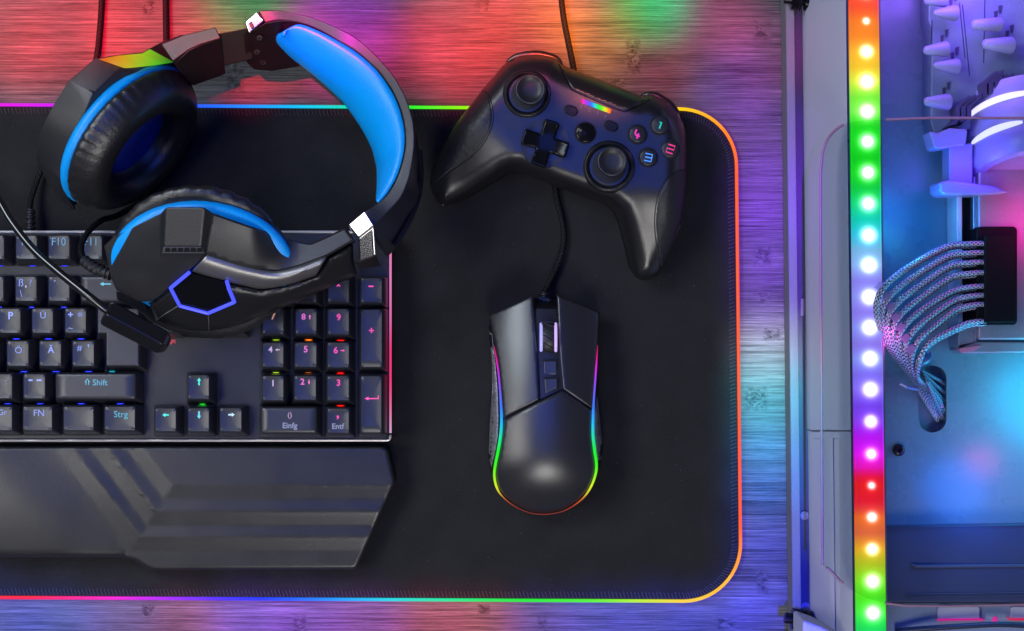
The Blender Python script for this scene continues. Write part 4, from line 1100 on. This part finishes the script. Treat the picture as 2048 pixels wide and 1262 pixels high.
# vent openings at the foot of the hump
slab('vent_frame', mat('vent_frame', (0.11, 0.11, 0.12), 0.4), [(326.5, 494), (403, 494), (409, 506.5), (324, 506.5)], [zB(326, 494) + 3.5, zB(403, 494) + 3.5, zB(409, 506) + 1.3, zB(324, 506) + 1.3], [zB(326, 494), zB(403, 494), zB(409, 506) - 2, zB(324, 506) - 2], hs, bevel=.0003)
for i in range(6):
    x = 329.5 + i * 12.8
    pl = [(x + 1.5, 496), (x + 10.5, 496), (x + 10.8 + i * .2, 504), (x - .3, 504)]
    mb = MB(); mb.loft([[U(px, py, zB(px, py) + 3.4 - (py - 493) * .19 + .65 - d) for px, py in pl] for d in (2.5, 0.0)]); mb.build('vent', kb_black, hs)
# microphone on its flexible boom
mic = mat('mic_plastic', (0.010, 0.010, 0.011), 0.16, 0, 0.6, coat=.3)
mb = MB(); P = [U(*p) for p in cr([(-150, 330, 50), (-90, 300, 56), (-45, 330, 62), (-4, 398, 70), (24, 445, 74), (67, 499, 78), (116, 543, 82), (162, 580, 86), (200, 610, 88), (224, 628, 88)], 6)]
mb.tube(P, .0022, 14); mb.build('mic_boom', mic, hs, smooth=180)
ax0 = U(214, 626, 88); ax1 = U(331, 688, 80); dirm = (ax1 - ax0)
sd = Vector((-dirm.y, dirm.x, 0)).normalized(); upv = dirm.cross(sd).normalized(); upv = upv if upv.z > 0 else -upv
def hexr(c, r):
    return [c + sd * (r * math.cos(math.radians(30 + 60 * k))) + upv * (r * math.sin(math.radians(30 + 60 * k))) for k in range(6)]
mb = MB(); mb.loft([hexr(ax0 - dirm.normalized() * .001, .0058), hexr(ax0, .0072), hexr(ax0 + dirm * .04, .0076), hexr(ax1 - dirm * .06, .0072), hexr(ax1, .0058), hexr(ax1 + dirm.normalized() * .0016, .0040)])
mb.build('microphone', mic, hs, bevel=.0006, segs=2, smooth=25)
# its cable with moulded strain relief
cable('cable', black_braid, [(214, 545, 78), (186, 534, 74), (166, 515, 66), (163, 490, 58), (178, 462, 50), (205, 440, 36), (240, 428, 14), (300, 380, 7), (330, 260, 6.5), (333, 150, 6), (332, 80, 3.4), (331, 0, 3), (331, -60, 3)], .0017, hs)
mb = MB(); Q = [U(*p) for p in cr([(222, 549, 79), (205, 543, 78), (186, 534, 75), (170, 522, 71)], 8)]
mb.tube(Q, [.0034 if (k // 2) % 2 == 0 else .0024 for k in range(len(Q))], 14); mb.build('cable_boot', soft_rubber, hs)
hull('hinge', hs_mat, [(232, 580, 76), (256, 588, 78), (290, 606, 74), (300, 625, 66), (282, 622, 66), (246, 606, 70), (234, 600, 72)], [(234, 582, 50), (258, 590, 50), (290, 606, 50), (298, 622, 50), (282, 620, 50), (248, 606, 50), (236, 600, 50)], hs, bevel=.001)
# ================================================================== computer case (lying open side up)
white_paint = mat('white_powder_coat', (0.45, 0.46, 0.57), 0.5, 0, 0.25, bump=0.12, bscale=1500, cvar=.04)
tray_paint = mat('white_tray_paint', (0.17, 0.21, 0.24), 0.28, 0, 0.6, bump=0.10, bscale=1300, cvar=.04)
dark_void = mat('dark_inside', (0.003, 0.003, 0.004), 0.6, 0, 0.15)
pc = tag(empty('computer_case', U(1800, 640, 0)), 'white computer case with a rainbow light strip, seen through its glass side', 'computer case')
LZ = 60.0     # ledge height
def xr(base, y): return base + (y - 0) * 0.0115       # the case stands turned by a hair
YT, YB = -260, 1520
def strip_px(xa, xb, za, zb, name, m, bevel=.0006, ya=YT, yb=YB, zl=None):
    pl = [(xr(xa, ya), ya), (xr(xb, ya), ya), (xr(xb, yb), yb), (xr(xa, yb), yb)]
    return slab(name, m, pl, [za, zb, zb, za], zl if zl is not None else min(za, zb) - 3, pc, bevel=bevel)
# outer wall: lip, recessed channel, broad ledge
strip_px(1571, 1589, 18, 20, 'bottom_lip', mat('lip_paint', (0.17, 0.18, 0.21), 0.5, 0, 0.2), bevel=.0008, zl=0.3)
strip_px(1586, 1613, 12, 12, 'channel_floor', mat('channel_paint', (0.10, 0.10, 0.14), 0.5, 0, 0.2), bevel=0, zl=0.3)
def slope(px): return 26 + (px - 1612) / 80.0 * 40          # the front leans inwards
def front(xa, xb, name, dz=0.0, ya=YT, yb=YB, bevel=.0006):
    pl = [(xr(xa, ya), ya), (xr(xb, ya), ya), (xr(xb, yb), yb), (xr(xa, yb), yb)]
    return slab(name, white_paint, pl, [slope(xa) + dz, slope(xb) + dz, slope(xb) + dz, slope(xa) + dz], 0.3, pc, bevel=bevel)
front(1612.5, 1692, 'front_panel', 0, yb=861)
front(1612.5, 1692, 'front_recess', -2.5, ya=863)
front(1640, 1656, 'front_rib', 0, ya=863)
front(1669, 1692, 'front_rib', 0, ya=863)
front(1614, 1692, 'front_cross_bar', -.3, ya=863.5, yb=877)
slab('edge_rail', mat('grey_rail', (0.12, 0.12, 0.14), 0.3, .6), [(xr(1691, YT), YT), (xr(1696.5, YT), YT), (xr(1696.5, YB), YB), (xr(1691, YB), YB)], LZ + 4, 10, pc)
for y in (515, 1031, 1213):
    if y < 600: continue
    p = U(xr(1597, y), y, 12.4); mb = MB(); mb.lathe(p, (0, 0, 1), [(9 * S, -.003), (9 * S, -.0002), (8.4 * S, .0004), (.00001, .0005)], 32); mb.build('plug', mat('grey_plug', (0.30, 0.29, 0.31), 0.5), pc)
slab('plug', mat('grey_plug_b', (0.28, 0.26, 0.28), 0.5), rrect(1601, 596, 1609, 632, 3, 4), 13, 11, pc, bevel=.0004)
for y in (1237, -2):
    mb = MB(); p = U(1583, y, 24)
    prof = [(.0030, -.004), (.0030, 0), (.0062, .0002)] + [(.0062 if k % 2 else .0058, .0006 + k * .0005) for k in range(9)] + [(.0060, .0055), (.0035, .0057), (.0032, .0075), (.0058, .0077), (.0058, .0110), (.0030, .0112), (.0016, .0112), (.0016, .0150)]
    mb.lathe(p, (1, -.12, 0), prof, 32); mb.build('thumb_screw', gloss_black, pc, smooth=30)
slab('corner_foot', white_paint, [(1606, 1240), (1640, 1252), (1690, 1275), (1690, 1400), (1606, 1400)], 64, 30, pc, bevel=.002)
# ---- light strip: frosted cover and its LEDs
LY = [-19, 42, 103, 163, 223, 283, 345, 407, 470, 530, 594, 655, 717, 779, 843, 908, 971, 1034, 1098, 1163, 1226, 1290]
LC = [(-40, (255, 60, 20)), (10, (255, 75, 15)), (42, (255, 125, 0)), (75, (255, 140, 10)), (103, (255, 180, 20)), (135, (245, 200, 30)), (163, (215, 235, 50)), (195, (120, 240, 50)), (223, (120, 240, 70)), (255, (20, 225, 10)), (283, (10, 225, 10)),
      (318, (0, 215, 0)), (345, (0, 225, 10)), (375, (0, 215, 60)), (407, (0, 225, 130)), (437, (0, 215, 185)), (470, (50, 200, 230)), (500, (130, 190, 240)), (530, (150, 185, 250)), (562, (150, 135, 250)), (594, (150, 150, 250)), (625, (150, 125, 245)), (655, (145, 150, 250)),
      (690, (145, 120, 240)), (717, (140, 150, 250)), (750, (135, 110, 250)), (779, (145, 110, 255)), (812, (125, 65, 245)), (843, (150, 60, 250)), (875, (200, 5, 250)), (908, (245, 0, 250)), (935, (250, 0, 190)), (955, (252, 0, 60)), (971, (250, 20, 15)), (1000, (250, 15, 45)), (1018, (250, 60, 50)),
      (1034, (255, 110, 20)), (1066, (245, 105, 60)), (1098, (250, 180, 15)), (1130, (190, 205, 20)), (1163, (130, 235, 10)), (1195, (75, 230, 10)), (1226, (60, 240, 60)), (1262, (0, 215, 90)), (1300, (0, 200, 120))]
SX0, SX1 = 1697.5, 1757.5
TZ = LZ + 4
mb = MB(); nx = 24; ys = [YT + 2.5 * k for k in range(int((YB - YT) / 2.5))]
grid = [[U(xr(SX0 + (SX1 - SX0) * i / nx, y), y, TZ - (1.2 if i in (0, nx) else 0)) for i in range(nx + 1)] for y in ys]
mb.loft(grid, False, False, closed=False)
lowg = [[g[0] + Vector((0, 0, -.02)), g[0]] for g in grid]; mb.loft(lowg, False, False, closed=False)
lowg = [[g[-1], g[-1] + Vector((0, 0, -.02))] for g in grid]; mb.loft(lowg, False, False, closed=False)
cov = mb.build('light_strip', glow_attr('light_strip_cover', 1.0), pc, smooth=180)
SIZ = {42: .45, 971: .5, 1034: .7, 1098: .8, 908: .75, 843: .85, 103: .85}
def strip_col(co):
    k = S * (1 - co.z); px = co.x / k + CX; py = -co.y / k + CY
    c = lin(grad(LC, py)); 
    ly = min(LY, key=lambda q: abs(q - py)); cxl = xr(1732, py)
    sz_ = SIZ.get(ly, 1.0); rr = math.hypot(px - cxl, py - ly) / (17.5 * sz_)
    h = 3.0 * math.exp(-rr ** 2.6 * 1.5) + .5 * math.exp(-(rr * .62) ** 2)
    u = abs(px - xr((SX0 + SX1) / 2, py)) / 30.0
    pale = .55 if 450 < ly < 850 else .42
    core = min(1, h / 2.5)
    return tuple(min(3.5, v * (1.0 - .15 * u * u) + h * (v * .6 + pale * core)) for v in c)
paint(cov, strip_col)
for y in LY:
    big = SIZ.get(y, 1.0) * (.95 if 560 < y < 750 else 1.08)
    mb = MB(); mb.lathe(U(xr(1732, y), y, TZ - .6), (0, 0, 1), [(9 * S * big, -.001), (9 * S * big, .0005), (7 * S * big, .0009), (.00001, .0011)], 32)
    c = lin(grad(LC, y)); mx = max(c)
    wmix = .5
    mb.build('led', glow('strip_led_%d' % y, tuple(wmix + (1 - wmix) * v / mx for v in c), 6.0 if y not in (42, 971) else 2.5), cov)
slab('inner_rail', mat('grey_rail_b', (0.20, 0.20, 0.22), 0.3, .4), [(xr(1758, YT), YT), (xr(1761, YT), YT), (xr(1761, YB), YB), (xr(1758, YB), YB)], LZ + 2, 4, pc)
# ---- inside: tray with cable cut-out
TRZ = 12.0
hole = [tuple(p) for p in rrect(1837, 731, 1893, 865, 27, 7)]
trp = [(1740, -250), (2420, -250), (2420, 1062), (1740, 1062)]
patch('tray', tray_paint, resample(trp, 40), lambda x, y: TRZ, step=60, parent=pc, zbot=4, holes=[hole], smooth=30, bevel=0)
slab('cut_out_well', dark_void, [(1825, 715), (1905, 715), (1905, 880), (1825, 880)], 3.6, 1.0, pc)
# power supply cover at the foot, with its pressed bead and slots
slab('power_cover', mat('blue_grey_steel', (0.05, 0.06, 0.11), 0.4, .1), [(1742, 1060), (1748, 1056), (1776, 1054.5), (2420, 1043), (2420, 1206), (1742, 1206)], [14, 20, 22, 22, 22, 22], 6, pc, bevel=.0012)
slab('pressed_bead', mat('bead_steel', (0.07, 0.08, 0.13), 0.4), [(1822, 1128), (1836, 1130), (2420, 1126), (2420, 1133), (1834, 1136)], 22.5, 20, pc, bevel=.0004)
for y in (1186, 1192): slab('pressed_bead', mat('bead_edge', (0.09, 0.11, 0.18), 0.3), [(1812, y + 1.5), (2420, y - 6), (2420, y - 5), (1812, y + 2.5)], 22.4, 20, pc)
slab('foot_floor', mat('blue_steel_floor', (0.25, 0.33, 0.45), 0.4), [(1740, 1207), (2420, 1207), (2420, 1500), (1740, 1500)], 14, 6, pc)
for x0, x1 in ((1875, 1960), (2022, 2110)):
    slab('slot_tab', white_paint, rrect(x0, 1213, x1, 1241, 5, 4), 16, 13, pc, bevel=.0006)
slab('slot_gap', glow('pink_lit_slot', lin((240, 40, 150)), .5), [(1878, 1238), (1960, 1237), (1972, 1241), (1876, 1242)], 17, 14, pc)
slab('slot_gap', glow('red_lit_slot', lin((250, 50, 90)), .5), [(2014, 1237), (2110, 1236), (2110, 1241), (2022, 1241)], 17, 14, pc)
mb = MB(); mb.lathe(U(1990, 1239, 14.3), (0, 0, 1), [(6 * S, -.001), (6 * S, .0002), (.00001, .0003)], 20); mb.build('floor_light', glow('floor_light', lin((235, 60, 160)), .5), pc)
cable('floor_cable', mat('dark_blue_cable', (0.02, 0.03, 0.07), 0.4), [(1790, 1262, 17), (1850, 1257, 20), (1930, 1252, 22), (2010, 1249, 22), (2120, 1256, 20)], .0016, pc)
p = U(1797, 900, TRZ); mb = MB(); mb.lathe(p, (0, 0, 1), [(12 * S, -.001), (12 * S, .0012), (10.5 * S, .0026), (7 * S, .0032), (4 * S, .0033), (3.5 * S, .0020), (.00001, .0020)], 32); mb.build('tray_screw', mat('dark_red_screw', (0.03, 0.008, 0.015), 0.3, .5), pc)
# ---- glass pane whose rounded outline, tint and pink bead imitate the pad's reflection
def glass_mat():
    m = bpy.data.materials.new('reflection_tint_glass'); m.use_nodes = True; nt = m.node_tree; N = nt.nodes; L = nt.links
    N.remove(N['Principled BSDF']); out = N['Material Output']
    t = N.new('ShaderNodeBsdfTransparent'); t.inputs['Color'].default_value = (0.90, 0.95, 0.96, 1)
    g = N.new('ShaderNodeBsdfGlossy'); g.inputs['Roughness'].default_value = 0.02
    f = N.new('ShaderNodeFresnel'); f.inputs['IOR'].default_value = 1.26
    n = N.new('ShaderNodeTexNoise'); n.inputs['Scale'].default_value = 3
    mx = N.new('ShaderNodeMixShader'); L.new(f.outputs[0], mx.inputs[0]); L.new(t.outputs[0], mx.inputs[1]); L.new(g.outputs[0], mx.inputs[2]); L.new(mx.outputs[0], out.inputs['Surface'])
    return m
GZ = 70.0
gp = [tuple(p) for p in cr([(1645, 1130), (1643, 800), (1641, 420), (1641, 345)], 3)] + [tuple(p) for p in cr([(1645, 305), (1655, 278), (1672, 259), (1694, 247), (1725, 242.5), (1762, 240), (1860, 236)], 4)] + [(2440, 236), (2440, 1200), (1900, 1212), (1810, 1211), (1770, 1206), (1730, 1195), (1702, 1180), (1678, 1160), (1660, 1140)]
slab('glass_pane', glass_mat(), gp, GZ + 1.2, GZ, pc)
edge = mat('pad_reflection_bead', (0.30, 0.17, 0.24), 0.5)
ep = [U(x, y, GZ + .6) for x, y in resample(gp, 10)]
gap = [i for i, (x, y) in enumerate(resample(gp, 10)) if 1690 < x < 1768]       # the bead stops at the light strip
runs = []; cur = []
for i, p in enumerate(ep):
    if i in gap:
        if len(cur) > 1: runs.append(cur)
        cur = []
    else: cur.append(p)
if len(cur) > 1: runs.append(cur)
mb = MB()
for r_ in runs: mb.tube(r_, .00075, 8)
me_ = mb.build('pad_reflection_bead', edge, pc)
# ================================================================== parts inside the case
# graphics card
gpu_metal = mat('brushed_light_metal', (0.30, 0.28, 0.31), 0.36, 0.3, bump=.1, bscale=900)
gp_ = tag(empty('graphics_card', U(2000, 560, TRZ)), 'silver graphics card inside the case with a black power socket at its edge', 'graphics card')
slab('backplate', gpu_metal, [(1956, 300), (2420, 300), (2420, 680), (1956, 680)], 42, 20, gp_, bevel=.0016, segs=3)
slab('bracket', mat('bracket_plastic', (0.42, 0.5, 0.52), 0.35), [(1913, 388), (1924.5, 388), (1926, 676), (1917, 698)], 36, 14, gp_, bevel=.0006)
slab('side_gap', dark_void, [(1925, 300), (1945, 300), (1948, 690), (1926, 690)], 30, 16, gp_)
slab('side_rail', mat('rail_metal', (0.3, 0.3, 0.33), 0.3, .8), [(1946, 300), (1955, 300), (1956, 640), (1946, 640)], 36, 18, gp_, bevel=.0008)
slab('corner_plate', mat('corner_metal', (0.34, 0.36, 0.42), 0.35, .4), [(1917, 648), (1954, 645), (1954, 684), (1917, 692)], 38, 16, gp_, bevel=.0006)
slab('lower_trim', gpu_metal, [(1954, 683), (2420, 683), (2420, 705), (1922, 707), (1917, 699)], 40, 16, gp_, bevel=.0015, segs=3)
slab('pink_foot', mat('pink_foot', (0.6, 0.2, 0.3), 0.4), [(1918, 697), (1960, 690), (1964, 692), (1948, 703), (1924, 706)], 41, 30, gp_, bevel=.0004)
slab('socket', dark_void, rrect(1953, 453, 2035, 650, 9, 5), 45, 30, gp_, bevel=.0008)
slab('rivet', gpu_metal, rrect(1945, 664, 1949, 681, 2, 3), 38.6, 36, gp_)
# power cable: sixteen sleeved wires in eight pairs
pw = tag(empty('power_cable', U(1850, 640, TRZ)), 'bundle of silver braided sleeved wires curving from the graphics card into the tray cut-out', 'power cable')
sleeve = cable_mat('silver_braided_sleeve', (0.06, 0.06, 0.09), (0.58, 0.58, 0.66), 0.2, 0.45, 1.0)
slab('plug', dark_void, [(1969, 470), (2032, 468), (2032, 645), (1969, 646)], 49, 44, pw, bevel=.001, segs=3)
ysrc = [487, 505, 524, 545, 572, 590, 608, 642]
for i, y0 in enumerate(ysrc):
    t = i / 7.0
    for j in (0, 1):
        dy = j * 5; dz = -j * 3.2
        xl = lerp_(1752, 1836, t ** 1.15) + j * 3; yl = lerp_(606, 725, t)
        pts = [(1972, y0 + dy, 46 + dz), (1940, y0 + dy + lerp_(.5, 3, t), 46.5 + dz), (lerp_(1892, 1912, t), y0 + dy + lerp_(6, 14, t), 47 + dz),
               (lerp_(1826, 1872, t), lerp_(527, 676, t) + dy, lerp_(57, 50, t) + dz), (lerp_(1776, 1848, t), lerp_(564, 698, t) + dy * .6, lerp_(66.5, 50, t) + dz * .1), (xl, yl, lerp_(66.8, 48, t)),
               (lerp_(1762, 1834, t), lerp_(665, 752, t), lerp_(62, 40, t)), (lerp_(1790, 1842, t), lerp_(716, 765, t), lerp_(48, 34, t)), (lerp_(1824, 1852, t) + j, lerp_(756, 772, t), 24), (lerp_(1851, 1878, t), lerp_(802, 800, t), 12), (lerp_(1878, 1892, t), lerp_(845, 832, t), 4)]
        cable('wire', sleeve, pts, .0015, pw, n=10, step=7)
for k in range(5):
    t = k / 4.0
    cable('wire', sleeve, [(1842 + 3 * k, 742 + 5 * k, 30), (1862 + 2 * k, 752 + 12 * k, 18), (1884, 764 + 17 * k, 8), (1896, 772 + 18 * k, 4.5)], .00105, pw, n=10, step=7)
comb = mat('clear_comb', (0.55, 0.50, 0.85), 0.2); 
cb = comb.node_tree.nodes['Principled BSDF']; cb.inputs['Transmission Weight'].default_value = .6
for t in (0, .13, .27, .41, .55, .70, .85):
    x = lerp_(1766, 1838, t) - 6; y = lerp_(578, 726, t) - 6
    slab('comb', comb, rot2(rrect(x - 5, y - 9, x + 9, y + 9, 2, 3), (x, y), 38), lerp_(68.5, 52, t), lerp_(62, 44, t), pw, bevel=.0005)
mb = MB(); mb.tube([U(*p) for p in cr([(1822, 738, 38), (1836, 730, 42), (1854, 720, 40), (1857, 708, 34)], 6)], .0018, 8); mb.build('cable_tie', comb, pw)
mb = MB(); mb.tube([U(*p) for p in cr([(1800, 766, 22), (1815, 774, 22), (1836, 778, 20)], 6)], .0012, 8); mb.build('cable_tie', comb, pw)
# cover plate of the main board with white tapered plugs
mbd = tag(empty('motherboard_cover', U(1950, 100, TRZ)), 'pale grooved cover plate at the upper edge of the case carrying white tapered plugs', 'cover plate')
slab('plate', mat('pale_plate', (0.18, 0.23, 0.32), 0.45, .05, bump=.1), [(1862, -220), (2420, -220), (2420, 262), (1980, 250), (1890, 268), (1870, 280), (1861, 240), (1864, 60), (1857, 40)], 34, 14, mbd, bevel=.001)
gdark = mat('groove_shadow_dark', (0.05, 0.05, 0.09), 0.5)
for ln in ([(1919, 6), (1930, 116)], [(1925, 10), (1939, 152)], [(1970, -20), (1967, 126)], [(1864, 40), (1862, 90)]):
    mb = MB(); mb.tube([U(x, y, 34.1) for x, y in ln], .00026, 5); mb.build('groove', gdark, mbd)
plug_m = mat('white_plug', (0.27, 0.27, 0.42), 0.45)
for tx, ty, bx, by, r0, r1 in ((1851, 101, 1893, 98, 8, 15), (1871, 26, 1911, 26, 6, 16), (1852, 203, 1897, 204, 8, 16), (1871, 131, 1914, 134, 6, 16), (1947, 50, 2000, 49, 10, 14), (1969, 88, 2023, 91, 9, 17), (1853, 0, 1890, 0, 9, 14)):
    a = U(tx, ty, 46); b = U(bx, by, 42); d = b - a; ln = d.length
    mb = MB(); mb.lathe(a, d, [(.00001, -.0012), (r0 * .6 * S, -.0009), (r0 * S, 0), (lerp_(r0, r1, .5) * S * 1.05, ln * .5), (r1 * S, ln * .93), (r1 * .96 * S, ln), (.00001, ln)], 28)
    pg = mb.build('tapered_plug', plug_m, mbd, smooth=50)
    for q in range(2):
        x, y = bx - 9 + q * 9, by - r1 - 6 - q * 11
        slab('plug_shadow', gdark, [(x - 3, y - 6), (x + 4, y - 8), (x + 2, y + 8), (x - 2, y + 8)], 34.6, 33.5, pg)  # dark V mark painted as the plug's shadow on the plate
# finned heat sink
hsk = tag(empty('heat_sink', U(1950, 200, TRZ)), 'row of angled dark fins beside the white cooler drum', 'heat sink')
fin = mat('fin_metal', (0.12, 0.10, 0.20), 0.35, .5)
for k in range(3):
    x = 1911 + 11.5 * k; y = 214 - 2 * k
    slab('fin', fin, [(x, y), (x + 29, y - 24), (x + 30, y - 16), (x + 9, y + 3), (x + 9, y + 32 - 4 * k), (x - 17 + 3 * k, y + 39), (x, y + 24)], 46, 34, hsk)
for k in range(5):
    x = 1966 + 12 * k; y = 165 - 2 * k; e = 29 if k < 2 else 14
    slab('fin', fin, [(x, y), (x + e, y - e * .85), (x + e + 1, y - e * .85 + 8), (x + 8, y + 3), (x + 8, y + 26 - 2 * k), (x, y + 28 - 2 * k)], 46, 34, hsk)
# drum-shaped cooler
clr = tag(empty('cooler', U(2060, 300, TRZ)), 'white drum-shaped cooler with lilac light rings and a pink glowing face', 'cooler')
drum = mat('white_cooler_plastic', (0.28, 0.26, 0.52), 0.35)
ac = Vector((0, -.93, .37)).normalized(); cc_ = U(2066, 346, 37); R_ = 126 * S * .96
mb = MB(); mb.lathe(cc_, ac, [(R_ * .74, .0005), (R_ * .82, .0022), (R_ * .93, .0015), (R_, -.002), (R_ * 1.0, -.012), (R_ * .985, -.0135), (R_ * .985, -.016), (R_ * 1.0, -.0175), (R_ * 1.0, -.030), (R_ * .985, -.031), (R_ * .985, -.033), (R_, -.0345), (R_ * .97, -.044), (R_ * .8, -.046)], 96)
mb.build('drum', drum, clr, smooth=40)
mb = MB(); mb.lathe(cc_, ac, [(R_ * .76, -.002), (R_ * .76, .0006), (R_ * .5, -.0005), (.00001, -.001)], 64); mb.build('glowing_face', glow('cooler_face', lin((165, 60, 140)), .75), clr, smooth=50)
mb = MB(); mb.lathe(cc_, ac, [(R_ * .2, -.0015), (R_ * .2, .0016), (R_ * .12, .0022), (.00001, .0024)], 40); mb.build('hub_light', glow('cooler_hub', lin((240, 200, 130)), 1.0), clr)
def lit_arc(h, a0, a1, name='light_ring'):
    x = Vector((1, 0, 0)); y = ac.cross(x); y = y if y.z > 0 else -y
    pts = [cc_ + ac * h + (x * math.cos(t) + y * math.sin(t)) * (R_ * 1.0) for t in [math.radians(a0 + (a1 - a0) * k / 24) for k in range(25)]]
    n = len(pts); mb = MB(); mb.tube(pts, [.0018 * math.sin(math.pi * (k + .6) / (n + .2)) ** .5 + .0002 for k in range(n)], 8); return mb.build(name, glow('cooler_ring_%d' % int(-h * 1000), lin((215, 210, 255)), 1.25), clr)
lit_arc(-.0148, 168, 112); lit_arc(-.032, 172, 96)
slab('mount', drum, [(1858, 262), (1868, 296), (1878, 298), (1932, 290), (1936, 258), (1900, 256), (1876, 266)], 48, 30, clr, bevel=.0012)
slab('mount', drum, [(1898, 290), (1946, 286), (1946, 372), (1898, 368)], 44, 28, clr, bevel=.001)
slab('mount', drum, [(1879, 364), (1898, 360), (1990, 372), (2020, 384), (1990, 389), (1890, 391), (1880, 384)], 54, 30, clr, bevel=.0015)
slab('mount_line', mat('lilac_line', (0.35, 0.28, 0.6), .4), [(1888, 384), (1935, 371), (1938, 373), (1890, 387)], 54.4, 52, clr)
# added unseen lamps tinting tray and wires; some stand for fans out of frame
point(1990, 1010, 55, (0, 110, 255), .16, .02)
point(2180, 820, 60, (0, 190, 235), .50, .03)
point(2105, 440, 68, (255, 20, 160), .09, .02)
point(1830, 420, 62, (0, 125, 235), .18, .02)
point(1950, 330, 66, (110, 60, 255), .05, .01)
point(1950, 1000 - 1080, 68, (140, 90, 255), .30, .02)
point(2072, 955, 66, (255, 60, 150), .035, .008)
point(1800, 2 - 60, 68, (150, 100, 255), .12, .01)
point(1786, 690, 68, (255, 70, 210), .012, 0.0)  # added lamp, invisible at zero size, tints the wires pink
point(1850, 470, 68, (60, 255, 170), .012, 0.0)  # likewise an added invisible lamp, for a teal tint
